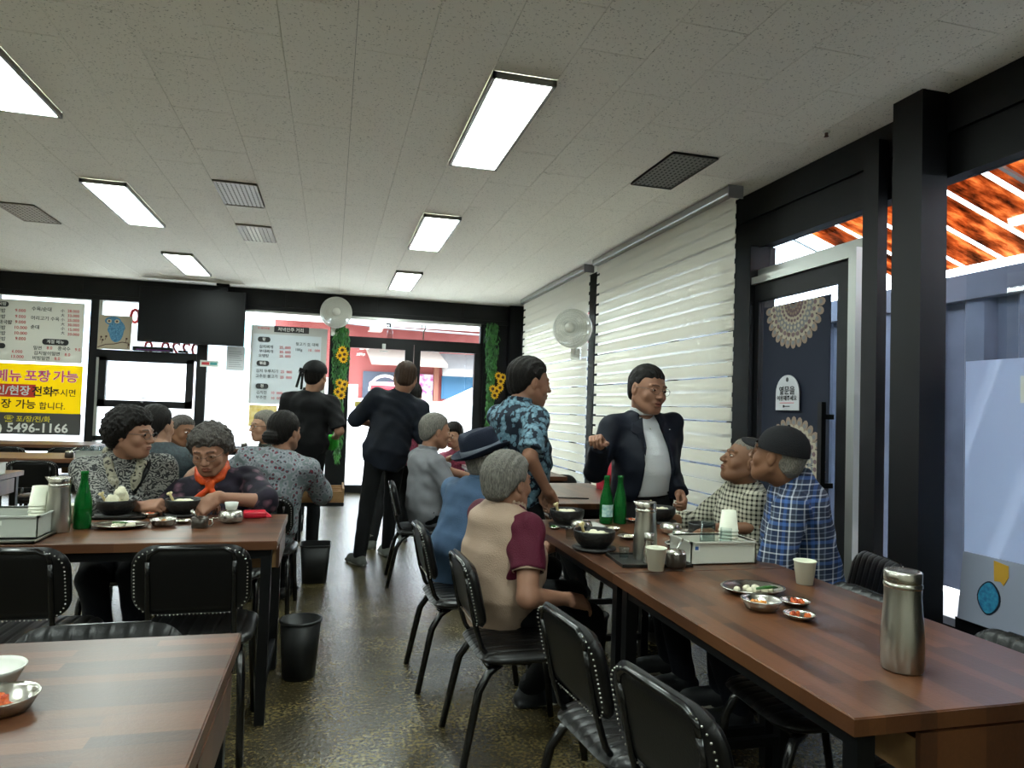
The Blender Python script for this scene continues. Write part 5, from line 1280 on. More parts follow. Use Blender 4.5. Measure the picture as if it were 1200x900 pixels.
    # coarse trunk under the clothes + legs
    def bfn(P):
        d, _ = torso(P, -.012)
        d = smin(d, necks(P), .03)
        for s in (-1, 1):
            d = smin(d, rcone(P, S[s], el[s], .045, .034), .03)
            if legs: d = smin(d, rcone(P, H[s], kn[s], .068, .048), .02); d = smin(d, rcone(P, kn[s], ank[s]+[0,0,0], .048, .034), .02)
        return d
    pts_ = [pel, neck, head]+[S[s] for s in S]+[el[s] for s in el]+([H[s] for s in H]+[kn[s] for s in kn]+[ank[s] for s in ank] if legs else [])
    A = np.array(pts_); lo, hi = A.min(0)-.19, A.max(0)+.19; hi[2] = head[2]-.04
    v, f = nets(bfn, lo, hi, .02); pieces.append((v, f)); cols.append(np.tile(base_c, (len(v),1)))
    # forearms + hands
    hands = hands or {}
    for s in (-1, 1):
        ho = hands.get(s, {})
        fd = nz(wr[s]-el[s]); D = nz(ho.get('d', fd)); Nn = ho.get('n', np.array([0,0,1.]) if abs(fd[2]) < .8 else right*s)
        curl = ho.get('c', .35); th = ho.get('t', .4)
        if ho.get('skip'): continue
        def afn(P, s=s, D=D, Nn=Nn, curl=curl, th=th):
            d = rcone(P, el[s], wr[s], .038*armfit, .025)
            d = smin(d, rcone(P, S[s]+(el[s]-S[s])*.35, el[s], .044*armfit, .038*armfit), .02)
            return d
        if not long_:
            A = np.array([S[s]+(el[s]-S[s])*.35, el[s], wr[s]]); v, f = nets(afn, A.min(0)-.06, A.max(0)+.06, .0085*q); pieces.append((v, f)); cols.append(np.tile(base_c, (len(v),1)))
        def hfn2(P, s=s, D=D, Nn=Nn, curl=curl, th=th):
            d = hand_sdf(P, wr[s], D, Nn, s, curl, th, ho.get('s', 1.0))
            return smin(d, rcone(P, wr[s]-fd*.07, wr[s], .028, .025), .015)
        A = np.array([wr[s]-fd*.06, wr[s]+D*.17]); v, f = nets(hfn2, A.min(0)-.062, A.max(0)+.062, .0042*q); pieces.append((v, f)); cols.append(np.tile(base_c, (len(v),1)))
    obj('body', np_mesh('body', pieces, [skin_m], B, np.concatenate(cols)), skin_m, r_)
    # ---- eyes
    M = Matrix.Identity(4)
    for i in range(3):
        for j in range(3): M[i][j] = Rh[i, j]*hs*(1.07 if j == 0 else 1)
        M[i][3] = head[i]-B[i]
    if not noface:
        for s in (-1, 1):
            e = MB().ell((s*.032,.0775,.006), (.0135,.0130,.0105), 14, 0, M=M)
            e.lathe([(0,.0),(.0055,-.0005),(.0058,-.003)], 12, m=1, M=M @ Matrix.Translation((s*.032,.0912,.006)) @ Matrix.Rotation(-PI/2, 4, 'X'))
            obj('eye', e, [eye_white, iris_m], r_)
    if glasses:
        g = MB()
        for s in (-1, 1):
            g.tube([(s*.033+.022*math.cos(a), .104-.006*abs(math.cos(a))*(1 if math.cos(a)*s > 0 else 0), .003+.017*math.sin(a)) for a in [2*PI*i/18 for i in range(18)]], .0012*glasses[1], 5, closed=True)
            g.tube([(s*.055,.099,.008), (s*.072,.08,.010), (s*.083,.02,.008), (s*.084,-.01,.000)], .0013*glasses[1], 5)
        g.tube([(-.011,.106,.006), (0,.110,.009), (.011,.106,.006)], .0012*glasses[1], 5)
        g.v = [tuple(M @ Vector(v)) for v in g.v]; obj('glasses', g, glasses[0], r_)
    # ---- hair
    if hair:
        st, hp_ = hair
        def hf(P): return hair_sdf(st, ((P-head.astype(np.float32))@Rh.astype(np.float32))/hs, hp_)*hs
        v, f = nets(hf, head-[.18*hs]*3, head+[.18*hs]*3, .0048*q); obj('hair', np_mesh('hair', [(v, f)], [hairm], B), hairm, r_)
    # ---- top garment
    g = .014*fit
    def tfn(P):
        d, l = torso(P, g, belly, .012 if hem else 0)
        for s in (-1, 1):
            a, e, w = S[s], el[s], wr[s]
            if sleeve <= .5:
                t = sleeve*2; e2 = a+(e-a)*t; gd = rcone(P, a, e2, .044+g, (.044+g*1.3)*armfit)
                ax = nz(e-a); gd = np.maximum(gd, (P-e2.astype(np.float32))@ax.astype(np.float32))
            else:
                t = (sleeve-.5)*2; e2 = e+(w-e)*t; ax = nz(w-e)
                gd = rcone(P, e, e2, (.040+g)*armfit, (.034-.006*t+g)*armfit); gd = np.maximum(gd, (P-e2.astype(np.float32))@ax.astype(np.float32))
                gd = smin(gd, rcone(P, a, e, .045+g, (.041+g)*armfit), .02)
            d = smin(d, gd, .045)
            d = smin(d, rcone(P, neck-up*.045+rt*s*.03, a+up*.004, .048+g*.5, .036+g*.5), .04)
        # folds
        d = d+.0050*fnoise(P, 26, 1)+.0030*np.sin(P[:,2]*48+5*np.sin(P[:,0]*11+P[:,2]*5)+4*np.sin(P[:,1]*13))*np.clip(.4+.9*np.abs(np.sin(l[:,0]*9+l[:,2]*6)), 0, 1)
        # neck opening and hem
        d = smax(d, -rcone(P, neck+fw*.012+up*.012, neck+fw*.035+up*.12, .050, .085), .008)
        hz = hem if hem is not None else -.12
        d = np.maximum(d, hz-l[:,2])
        if top == 'jacket':
            h = l[:,2]/L; wv = np.interp(h, [-.3,0,.4,.75,.93,1.0], [.13,.100,.084,.072,.057,.048]).astype(np.float32)
            d = smax(d, -np.maximum(np.abs(l[:,0])-wv, -l[:,1]+.02), .006)
        if top == 'vest': pass
        return d
    A = np.array([pel, neck]+[S[s] for s in S]+([el[s] for s in el] if sleeve > .2 else [])+([wr[s] for s in wr] if sleeve > .55 else []))
    lo, hi = A.min(0)-[.17,.17,.2], A.max(0)+[.17,.17,.09]
    hg = .0085*q
    nm = {'jacket':'jacket', 'vest':'shirt'}.get(top, 'shirt')
    v, f = nets(tfn, lo, hi, hg); obj(nm, np_mesh(nm, [(v, f)], [topm], B), topm, r_)
    def collar(m_, r0=.062, hgt=.035, w_=.012, nm_='collar'):
        def cf(P):
            ql = (P-(neck+up*.012).astype(np.float32))@Rt
            rad = np.sqrt((ql[:,0])**2+((ql[:,1]-.006-.25*ql[:,2])*1.0)**2)
            zt = hgt*.5-.35*ql[:,1]*.6
            d = np.abs(rad-(r0+.006-.12*ql[:,2]))-w_*.5
            d = np.maximum(d, np.abs(ql[:,2]-zt*.5)-hgt*.55)
            d = np.maximum(d, .012-np.sqrt(ql[:,0]**2+(ql[:,1]-r0)**2))
            return d
        v, f = nets(cf, neck-.12, neck+.12, .005*q); obj(nm_, np_mesh(nm_, [(v, f)], [m_], B), m_, r_)
    if top in ('shirt', 'polo'): collar(topm)
    if top == 'jacket' and inner:
        def inf(P):
            d, l = torso(P, .004, belly*.9); d = smax(d, -rcone(P, neck+fw*.02+up*.015, neck+fw*.05+up*.12, .047, .07), .006)
            d = d+.0025*fnoise(P, 30, 4)
            return np.maximum(d, -.02-l[:,2])
        v, f = nets(inf, lo, hi, hg); obj('shirt', np_mesh('shirt', [(v, f)], [inner], B), inner, r_)
        collar(inner)
        # lapels
        lp = MB()
        for s in (-1, 1):
            P_ = [(s*.05,.090,L*.965),(s*.105,.075,L*.90),(s*.125,.098,L*.80),(s*.100,.118,L*.76),(s*.076,.142+belly*.5,L*.50),(s*.066,.135+belly*.5,L*.60),(s*.06,.118,L*.80)]
            W_ = [pel-B+Rt.astype(float)@np.array(p) for p in P_]; O_ = [w+Rt.astype(float)@np.array([0,.006,0]) for w in W_]
            n = len(P_); lp.add([tuple(w) for w in W_]+[tuple(w) for w in O_], [tuple(range(n)), tuple(range(n, 2*n))[::-1]]+[(i,(i+1)%n,(i+1)%n+n,i+n) for i in range(n)])
        obj('lapel', lp, topm, r_)
    # ---- trousers and shoes
    if legs:
        def pf(P):
            l = (P-pel.astype(np.float32))@Rt
            d, _ = torso(P, .006, 0)
            d = np.maximum(d, l[:,2]-.06)
            for s in (-1, 1):
                hp2 = H[s]; d = smin(d, rcone(P, hp2, kn[s], .088, .064), .035)
                e = ank[s]; gd = rcone(P, kn[s], e, .064, .054); gd = np.maximum(gd, e[2]-.03-P[:,2]); d = smin(d, gd, .02)
            return d+.004*fnoise(P, 22, 2)
        A = np.array([pel]+[H[s] for s in H]+[kn[s] for s in kn]+[ank[s] for s in ank]); v, f = nets(pf, A.min(0)-.14, A.max(0)+.14, .0125*max(q, .9)); obj('trousers', np_mesh('trousers', [(v, f)], [botm], B), botm, r_)
        for s in (-1, 1):
            c_ = ank[s]*[1,1,0]; R2 = frame_yaw(fy[s]).astype(np.float32)
            def sf(P, c_=c_, R2=R2, s=s):
                ql = (P-c_.astype(np.float32))@R2; 
                d = smin(sell(ql, (0,.055,.035), (.045,.135,.045)), rcone(ql, (0,0,.05), (0,-.005,.10), .043, .04), .04)
                d = smin(d, sbox(ql-V3(0,.055,.012), (.030,.115,.004), .012), .01)
                return np.maximum(d, -ql[:,2]+.002)
            v, f = nets(sf, c_-[.2,.2,.01], c_+[.2,.2,.16], .0095*max(q, .8)); sh_ = obj('shoe', np_mesh('shoe', [(v, f)], [shoem[0]], B), shoem[0], r_)
            so = MB(); pr = [(.044*math.cos(a)*(1 if math.sin(a) > 0 else .85), .055+.128*math.sin(a)) for a in [2*PI*i/20 for i in range(20)]]
            rr = [(R2[0,0]*x+R2[0,1]*y+c_[0]-B[0], R2[1,0]*x+R2[1,1]*y+c_[1]-B[1]) for x, y in pr]
            so.prism(rr, .001-B[2], .022-B[2]); obj('sole', so, shoem[1], sh_)
    # ---- hats
    if hat: hat(r_, M, B)
    if extra: extra(r_, dict(head=head, neck=neck, pel=pel, Rt=Rt.astype(float), up=up, rt=rt, fw=fw, S=S, el=el, wr=wr, L=L, B=B, M=M, torso=torso, kn=kn))
    return r_
# ------------------------------------------------------------------ fabric patterns
def fab(name, rough=.8):
    m = bpy.data.materials.new(name); m.use_nodes = True; t = m.node_tree; b = t.nodes['Principled BSDF']
    b.inputs['Roughness'].default_value = rough; b.inputs['Specular IOR Level'].default_value = .25
    tc = NN(t, 'ShaderNodeTexCoord'); return m, t, b, tc
def ramp(t, src, stops, const=True):
    stops = [(a, dim(c, .9)) for a, c in stops]
    r = NN(t, 'ShaderNodeValToRGB'); r.color_ramp.interpolation = 'CONSTANT' if const else 'LINEAR'; e = r.color_ramp.elements
    e[0].position = stops[0][0]; e[0].color = srgb(stops[0][1]); e[1].position = stops[1][0]; e[1].color = srgb(stops[1][1])
    for p, c in stops[2:]: k = e.new(p); k.color = srgb(c)
    t.links.new(src, r.inputs[0]); return r.outputs[0]
def warp(t, src, sc, amt):
    n = NN(t, 'ShaderNodeTexNoise'); n.inputs['Scale'].default_value = sc; n.inputs['Detail'].default_value = 2
    s = NN(t, 'ShaderNodeVectorMath', operation='SCALE'); s.inputs['Scale'].default_value = amt; a = NN(t, 'ShaderNodeVectorMath', operation='ADD')
    t.links.new(src, n.inputs['Vector']); t.links.new(n.outputs['Color'], s.inputs[0]); t.links.new(src, a.inputs[0]); t.links.new(s.outputs[0], a.inputs[1]); return a.outputs[0]
def voronoi_fab(name, sc, stops, w=(12, .03), feature='F1', const=True, stretch=(1,1,1), out='Distance'):
    m, t, b, tc = fab(name); v = NN(t, 'ShaderNodeTexVoronoi', feature=feature); v.inputs['Scale'].default_value = sc
    mp = NN(t, 'ShaderNodeMapping'); mp.inputs['Scale'].default_value = stretch
    t.links.new(warp(t, tc.outputs['Object'], *w), mp.inputs[0]); t.links.new(mp.outputs[0], v.inputs['Vector'])
    t.links.new(ramp(t, v.outputs[out], stops, const), b.inputs['Base Color']); return m
# swirling black-and-white paisley
m, t, b, tc = fab('paisley_blouse'); w = NN(t, 'ShaderNodeTexWave', wave_type='RINGS'); w.inputs['Scale'].default_value = 14; w.inputs['Distortion'].default_value = 22; w.inputs['Detail'].default_value = 3; w.inputs['Detail Scale'].default_value = 1.6
t.links.new(tc.outputs['Object'], w.inputs['Vector']); t.links.new(ramp(t, w.outputs[0], [(0,'#1c1c1e'),(.55,'#4d4d4d'),(.62,'#8d8b86')], False), b.inputs['Base Color']); paisley = m
leaf_print = voronoi_fab('teal_leaf_print', 30, [(0,'#7391a0'),(.30,'#567484'),(.56,'#101a28')], (40,.04), stretch=(1,1,1.0), const=True)
floral_blouse = voronoi_fab('pale_floral_blouse', 34, [(0,'#7a2b38'),(.20,'#33383e'),(.30,'#777c82'),(.42,'#8b8d93'),(.6,'#6c7577')], (40,.02))
dark_floral = voronoi_fab('dark_purple_floral', 15, [(0,'#7a5a68'),(.3,'#4a3440'),(.42,'#191722'),(.8,'#241d2c')], (20,.06), const=False)
scarf_collar = voronoi_fab('cream_patterned_scarf', 40, [(0,'#2b2623'),(.3,'#97917f'),(.7,'#6f6a5c')], (30,.04))
red_print = voronoi_fab('red_printed_blouse', 40, [(0,'#c9656a'),(.2,'#a31f33')], (20,.02))
def plaid(name, period, us, vs, zs=1.0, dirv=(.7,-.7)):
    m, t, b, tc = fab(name); sp = NN(t, 'ShaderNodeSeparateXYZ'); t.links.new(tc.outputs['Object'], sp.inputs[0])
    def mathn(op, a, c):
        n = NN(t, 'ShaderNodeMath', operation=op)
        for i, x in enumerate((a, c)):
            if isinstance(x, (int, float)): n.inputs[i].default_value = x
            else: t.links.new(x, n.inputs[i])
        return n.outputs[0]
    u = mathn('ADD', mathn('MULTIPLY', sp.outputs[0], dirv[0]/period), mathn('MULTIPLY', sp.outputs[1], dirv[1]/period)); v = mathn('MULTIPLY', sp.outputs[2], zs/period)
    ru = ramp(t, mathn('FRACT', mathn('ADD', u, 10), 0), us); rv = ramp(t, mathn('FRACT', mathn('ADD', v, 10), 0), vs)
    mx = NN(t, 'ShaderNodeMix', data_type='RGBA'); mx.inputs[0].default_value = .5; t.links.new(ru, mx.inputs[6]); t.links.new(rv, mx.inputs[7]); t.links.new(mx.outputs[2], b.inputs['Base Color']); return m
blue_plaid = plaid('blue_plaid_shirt', .085, [(0,'#20304f'),(.12,'#c8ccd4'),(.17,'#1d2c4a'),(.30,'#33599a'),(.44,'#1d2c4a'),(.56,'#d8dce4'),(.63,'#39414f'),(.80,'#7c8798'),(.86,'#1a2744')],
                   [(0,'#1d2b47'),(.10,'#dfe2e8'),(.16,'#23324f'),(.34,'#4a6fae'),(.5,'#1c2943'),(.60,'#c5c9d2'),(.66,'#2b3448'),(.85,'#8a94a6'),(.9,'#1b2844')])
gingham = plaid('checked_shirt', .022, [(0,'#12120f'),(.42,'#c9c4b0')], [(0,'#12120f'),(.42,'#c9c4b0')])
denim_shirt = smat('blue_chambray_shirt', '#465f7b', var=(9, '#50698a')); grey_shirt = smat('grey_polo_shirt', '#7d7f84', var=(10, '#88898e')); black_shirt = smat('black_shirt', '#101113', .75); navy_polo = smat('navy_polo', '#12161f', .75, var=(8, '#171d29'))
beige_vest = smat('beige_vest', '#ae9480', .7, var=(7, '#b89f8b')); maroon = smat('maroon_shirt', '#551229', .7); pink_top = smat('pink_top', '#a84a62', .7, var=(50, '#7c3046')); grey_suit = smat('grey_suit', '#3a4145', .8, var=(60, '#465054'))
navy_suit = smat('navy_suit', '#111624', .65, bump=(400, .15)); white_shirt = smat('white_dress_shirt', '#dcdee2', .7); black_trouser = smat('black_trousers', '#0a0b0d', .85, var=(7, '#0f1113')); navy_trouser = smat('dark_navy_trousers', '#10141d', .8)
orange_silk = smat('orange_scarf_silk', '#cf4314', .45, var=(20, '#e05a20')); felt = smat('navy_felt', '#1b2233', .8); hat_band = smat('grey_hat_band', '#7b8290', .8); cap_cloth = smat('charcoal_cap_cloth', '#1b1b1e', .85); black_cloth = smat('black_cloth', '#09090a', .7); green_cloth = mat('green_cloth', '#2fae2f', .6, bump=(50, .8))
shoe_black = (mat('black_shoe', '#111112', .45), mat('black_sole', '#0c0c0c', .6)); shoe_white = (mat('pale_trainer', '#8f8f80', .6), mat('pale_sole', '#b8b49c', .6)); shoe_dk = (mat('dark_trainer', '#16181c', .6), mat('pale_trainer_sole', '#a9a698', .6)); shoe_grey = (mat('grey_trainer', '#5b5d58', .7), mat('grey_trainer_sole', '#8f918a', .6))
UPv = np.array([0,0,1.])
def W(px, py, Y): p = pt(px, py, Y=Y); return np.array([p.x, p.y, p.z])

# ---- hats (head-local coordinates)
def fedora(r_, M, B):
    M = M @ Matrix.Translation((0,0,.01)) @ Matrix.Rotation(.20, 4, 'X') @ Matrix.Rotation(-.06, 4, 'Y')
    c = MB(); n = 40; prof = [(1.02,-.012),(1.03,.03),(1.0,.07),(.96,.100),(.86,.119),(.6,.124),(0,.110)]; vs = []; fs = []; k = len(prof)
    for i in range(n):
        a = 2*PI*i/n
        for r, z in prof:
            zz = z - (.018*math.exp(-((math.cos(a)*r)/.35)**2) if z > .09 else 0)
            pin = 1-.10*max(0, math.sin(a))**3*(z/.1)
            vs.append((.092*r*math.cos(a)*pin, .108*r*math.sin(a)-.015, .050+zz))
    for i in range(n):
        j = (i+1) % n
        for q in range(k-1): fs.append((i*k+q, j*k+q, j*k+q+1, i*k+q+1))
    c.add(vs, fs, 0, True, M)
    b = MB(); vs = []; fs = []
    rr = [(1.0,.0),(1.2,-.004),(1.42,.002),(1.56,.014)]; k = len(rr)*2
    for i in range(n):
        a = 2*PI*i/n
        L_ = [(r, z+.02*(abs(math.cos(a))**2)*(r-1)*1.5 - .022*max(0, math.sin(a))*(r-1)) for r, z in rr]
        for r, z in L_ + [(r, z+.004) for r, z in L_[::-1]]: vs.append((.093*r*math.cos(a), .109*r*math.sin(a)-.015, .044+z))
    for i in range(n):
        j = (i+1) % n
        for q in range(k): fs.append((i*k+q, j*k+q, j*k+(q+1)%k, i*k+(q+1)%k))
    b.add(vs, fs, 0, True, M)
    h = obj('hat', c, felt, r_); obj('hat_brim', b, felt, h)
    d = MB().lathe([(.0965,.050),(.0985,.052),(.0985,.080),(.0965,.082)], 36, (0,-.015,0), sy=1.175, M=M); obj('hat_band', d, hat_band, h)
def ballcap(mt=cap_cloth):
    def f(r_, M, B):
        c = MB(); n = 36; k = 12; vs = []; fs = []
        for i in range(n):
            a = 2*PI*i/n
            for q in range(k):
                th = (PI/2)*q/(k-1)
                vs.append((.0885*math.cos(th)*math.cos(a), .107*math.cos(th)*math.sin(a)-.018, .036+.100*math.sin(th)**.9 - (.012 if q == 0 else 0)))
        for i in range(n):
            j = (i+1) % n
            for q in range(k-1): fs.append((i*k+q, j*k+q, j*k+q+1, i*k+q+1))
        c.add(vs, fs, 0, True, M); h = obj('cap', c, mt, r_)
        v = MB(); vs = []; fs = []; n = 16
        for lay in (0, .004):
            for i in range(n+1):
                a = PI*i/n
                for t_ in (0, .5, 1):
                    vs.append(((.075+.006*t_)*math.cos(a), .072+math.sin(a)*(.014+.075*t_), .050-.012*t_-.016*(math.cos(a)**2)+lay))
        N = (n+1)*3
        for i in range(n):
            for q in range(2): A = i*3+q; fs += [(A, A+3, A+4, A+1), (N+A, N+A+1, N+A+4, N+A+3)]
            fs.append((i*3+2, i*3+5, N+i*3+5, N+i*3+2))
        v.add(vs, fs, 0, True, M); obj('visor', v, mt, h)
        obj('cap_button', MB().ell((0,-.018,.137), (.007,.007,.005), 8, M=M), mt, h)
    return f
def bandana(r_, M, B):
    c = MB(); n = 30; k = 10; vs = []; fs = []
    for i in range(n):
        a = 2*PI*i/n
        for q in range(k):
            th = -.25+(PI/2+.25)*q/(k-1); vs.append((.092*math.cos(th)*math.cos(a), .112*math.cos(th)*math.sin(a)-.018, .045+.09*math.sin(th)))
    for i in range(n):
        j = (i+1) % n
        for q in range(k-1): fs.append((i*k+q, j*k+q, j*k+q+1, i*k+q+1))
    c.add(vs, fs, 0, True, M); h = obj('head_scarf', c, black_cloth, r_)
    obj('tie', MB().box((-.05,-.13,.04), (.05,.02,.03), rot=(0,.3,0), M=M).box((-.075,-.135,-.03), (.018,.008,.14), rot=(0,.25,0), M=M).box((-.05,-.135,-.05), (.016,.008,.13), rot=(0,.05,0), M=M), black_cloth, h)
# ---- accessories
def orange_scarf(r_, k):
    def f(P):
        ql = (P-(k['neck']+k['up']*.022).astype(np.float32))@k['Rt'].astype(np.float32)
        rad = np.sqrt(ql[:,0]**2+(ql[:,1]-.02)**2); zz = ql[:,2]+.55*(ql[:,1]-.02)
        d = np.sqrt(((rad-.070)/1.0)**2+(zz*.75)**2)-.020
        d = smin(d, sell(ql, (.0,.115,-.060), (.022,.018,.024)), .012)
        d = smin(d, rcone(ql, (0,.12,-.07), (.075,.135,-.115), .012, .020), .01); d = smin(d, rcone(ql, (0,.12,-.07), (-.02,.14,-.135), .013, .021), .01)
        return d+.004*fnoise(P, 70, 2)
    v, fc = nets(f, k['neck']-.22, k['neck']+.2, .006); obj('scarf', np_mesh('scarf', [(v, fc)], [orange_silk], k['B']), orange_silk, r_, label='knotted bright orange neck scarf')
def loc_pt(k, p, lift=0): return k['pel']-k['B']+k['Rt']@np.array(p, float)
def surf_path(k, pts, g):
    """points (x, h) laid on the front of the torso"""
    out = []
    for x, h, s in pts:
        y = .0
        for _ in range(60):
            P = (k['pel']+k['Rt']@np.array([x, s*y, h*k['L']]))[None].astype(np.float32)
            if k['torso'](P, g)[0][0] > 0: break
            y += .006
        out.append(loc_pt(k, (x, s*y, h*k['L'])))
    return out
def lace_and_strap(r_, k):
    def f(P):
        ql = (P-(k['neck']+k['up']*.0).astype(np.float32))@k['Rt'].astype(np.float32)
        d = 1e3*np.ones(len(P), dtype=np.float32)
        for s in (-1, 1):
            pp = [(s*.035,-.085,.02),(s*.078,-.02,.012),(s*.072,.065,-.04),(s*.05,.115,-.12),(s*.03,.135,-.21),(s*.022,.14,-.28)]
            for a, b in zip(pp[:-1], pp[1:]): d = smin(d, rcone(ql, a, b, .024, .024), .012)
        return d+.006*fnoise(P, 60, 3)
    v, fc = nets(f, k['neck']-.34, k['neck']+.24, .008); obj('scarf', np_mesh('scarf', [(v, fc)], [scarf_collar], k['B']), scarf_collar, r_)
    pth = surf_path(k, [(-.13,.93,-1),(-.125,1.0,1),(-.10,.86,1),(-.04,.62,1),(.03,.4,1),(.10,.15,1),(.15,.0,1)], .03)
    s = MB()
    for a, b in zip(pth[:-1], pth[1:]): s.tube([a, b], .012, 6)
    obj('bag_strap', s, black_cloth, r_)
def vest(r_, k):
    g = .026
    def f(P):
        d, l = k['torso'](P, g, .045, .01)
        for s in (-1, 1):
            a = k['S'][s]; e = k['el'][s]; gd = rcone(P, a-k['rt']*s*.05, a+(e-a)*.06, .068, .062); d = smin(d, gd, .03)
        d = d+.0030*fnoise(P, 24, 1)+.0022*np.sin(P[:,2]*52+5*np.sin(P[:,0]*12+P[:,2]*4)+3*np.sin(P[:,1]*14))
        d = smax(d, -rcone(P, k['neck']+k['fw']*.012+k['up']*.012, k['neck']+k['fw']*.04+k['up']*.12, .055, .085), .008)
        for s in (-1, 1):
            ax = nz(k['rt']*s-k['up']*.15); c = k['S'][s]+k['rt']*s*.022; d = smax(d, np.minimum((P-c.astype(np.float32))@ax.astype(np.float32), l[:,2]-k['L']*.50), .006)
        return np.maximum(d, -.24-l[:,2])
    v, fc = nets(f, np.minimum(k['pel'], k['neck'])-[.27,.27,.27], np.maximum(k['pel'], k['neck'])+[.26,.26,.1], .008); o = obj('vest', np_mesh('vest', [(v, fc)], [beige_vest], k['B']), beige_vest, r_)
    def cf(P):
        ql = (P-(k['neck']+k['up']*.02).astype(np.float32))@k['Rt'].astype(np.float32); rad = np.sqrt(ql[:,0]**2+(ql[:,1]-.01)**2); zz = ql[:,2]+.35*ql[:,1]
        ang = np.arctan2(ql[:,1], ql[:,0]); return np.sqrt((rad-.068-.004*np.sin(ang*22))**2+(zz*.7)**2)-.012
    v, fc = nets(cf, k['neck']-.13, k['neck']+.13, .005); obj('frilled_collar', np_mesh('frilled_collar', [(v, fc)], [beige_vest], k['B']), beige_vest, o)
    for s in (-1, 1):
        a, e = k['S'][s], k['el'][s]; c = a+(e-a)*.62-k['B']; ax = nz(e-a); q = Vector(ax).to_track_quat('Z', 'Y').to_matrix().to_4x4()
        obj('cuff', MB().lathe([(.060,-.006),(.064,-.006),(.064,.006),(.060,.006),(.060,-.006)], 24, M=Matrix.Translation(c) @ q), beige_vest, r_)
def suit_bits(r_, k):
    obj('lapel_pin', MB().ell(loc_pt(k, (-.105,.128,k['L']*.80)), (.008,.004,.004), 8), mat('silver_pin', '#c9c9cc', .25, 1), r_)
    pth = surf_path(k, [(-.10,.0,1),(-.05,.0,1),(0,.0,1),(.05,.0,1),(.10,.0,1)], .008); b = MB().tube(pth, .014, 6); obj('belt', b, black_cloth, r_)
    bt = MB()
    for p in surf_path(k, [(0,.82,1),(0,.66,1),(0,.50,1),(0,.34,1),(0,.18,1)], .008): bt.ell(p, (.006,.006,.006), 8)
    obj('shirt_buttons', bt, white_pl, r_)

HM = dict(pal=(0,1,0))
# 1 curly black hair, patterned blouse
def table_person(**k): return person(**k)
person('seated woman with curly black hair and black and white patterned blouse', (-1.0, 3.98, 0), W(155,509,3.93), -165, (-108, -4, 0), pel=(-1.02, 4.02, .53), neck=W(146,545,3.99),
    wrL=W(222,560,4.12), wrR=W(168,594,3.66), poleL=(.1,-.3,-1), poleR=(-1,-.2,-.8), ankL=(-.85,3.72,.08), ankR=(-1.0,3.70,.08), kneeP=(.1,-1,.5), skin='mid',
    hair=('curly', dict(t=.026, amp=.008)), hairm=hair_black, top='blouse', topm=paisley, sleeve=.92, botm=navy_trouser, shoem=shoe_black, fit=1.5, belly=.03, glasses=(lens_dark, 1.1), sh=.18, q=.95,
    hands={1: dict(c=.72, n=(-.2,-.5,.8), d=(.75,-.35,.15), t=.9), -1: dict(c=.3, n=(-.3,-.8,.5), d=(.7,.4,.6))}, extra=lace_and_strap, legs=True)
# 2 orange scarf
person('elderly woman with orange neck scarf and grey curly hair looking down at her bowl', (-.52, 3.98, 0), W(246,528,3.86), 176, (172, -22, 4), pel=(-.50, 4.02, .53), neck=W(250,566,3.97),
    wrR=W(226,596,3.72), wrL=W(254,583,3.60), poleL=(1,-.1,-.35), poleR=(-1,0,-.6), ankL=(-.45,3.72,.08), ankR=(-.6,3.70,.08), kneeP=(0,-1,.5), skin='mid',
    hair=('curly', dict(t=.020, amp=.008, seed=4)), hairm=hair_dgrey, top='blouse', topm=dark_floral, sleeve=.52, botm=navy_trouser, shoem=shoe_black, fit=1.7, belly=.03, glasses=(lens_wire, .8), eye_open=.0018, q=.9,
    hands={-1: dict(c=.30, n=(.2,-.55,.8), d=(-.75,-.25,-.62), t=.3, s=1.08), 1: dict(c=.6)}, extra=orange_scarf, armfit=1.05)
# 3 grey suit, back
person('man in a grey suit jacket seen from behind the women', (-1.0, 4.60, 0), W(184,500,4.66), 5, (-32, 0, 0), pel=(-1.0, 4.58, .53), neck=W(186,533,4.62),
    wrL=(-1.2,4.98,.80), wrR=(-.8,4.98,.80), ankL=(-1.1,4.98,.08), ankR=(-.9,4.98,.08), kneeP=(0,1,.5), skin='light', hair=('short', dict(t=.016)), hairm=hair_black,
    top='coat', topm=grey_suit, sleeve=.97, botm=navy_trouser, shoem=shoe_black, fit=1.5, long_=True, noface=True, q=1.3, sh=.19)
# 4 dark shirt man behind
person('dark-shirted man with black hair facing right behind the women', (-1.07, 5.94, 0), W(214,506,5.9), -150, (-128, -6, -4), pel=(-1.05, 6.0, .53), neck=W(207,536,5.96),
    wrL=(-.85,5.6,.78), wrR=(-1.2,5.6,.78), ankL=(-.98,5.6,.08), ankR=(-1.15,5.6,.08), kneeP=(0,-1,.5), skin='tan', hair=('short', dict(t=.012)), hairm=hair_dgrey,
    top='shirt', topm=black_shirt, sleeve=.45, botm=navy_trouser, shoem=shoe_black, q=1.5)
# 5 grey hair, glasses, profile left
person('man with grey hair and glasses in profile behind the floral blouse', (-.52, 5.98, 0), W(309,500,5.95), 150, (118, -2, 0), pel=(-.50, 6.0, .53), neck=W(314,532,6.0),
    wrL=(-.35,5.6,.78), wrR=(-.65,5.6,.78), ankL=(-.42,5.6,.08), ankR=(-.6,5.6,.08), kneeP=(0,-1,.5), skin='light', hair=('short', dict(t=.013)), hairm=hair_mid,
    top='shirt', topm=smat('dull_green_shirt', '#4a4f48'), sleeve=.45, botm=navy_trouser, shoem=shoe_black, glasses=(lens_dark, 1.3), q=1.4)
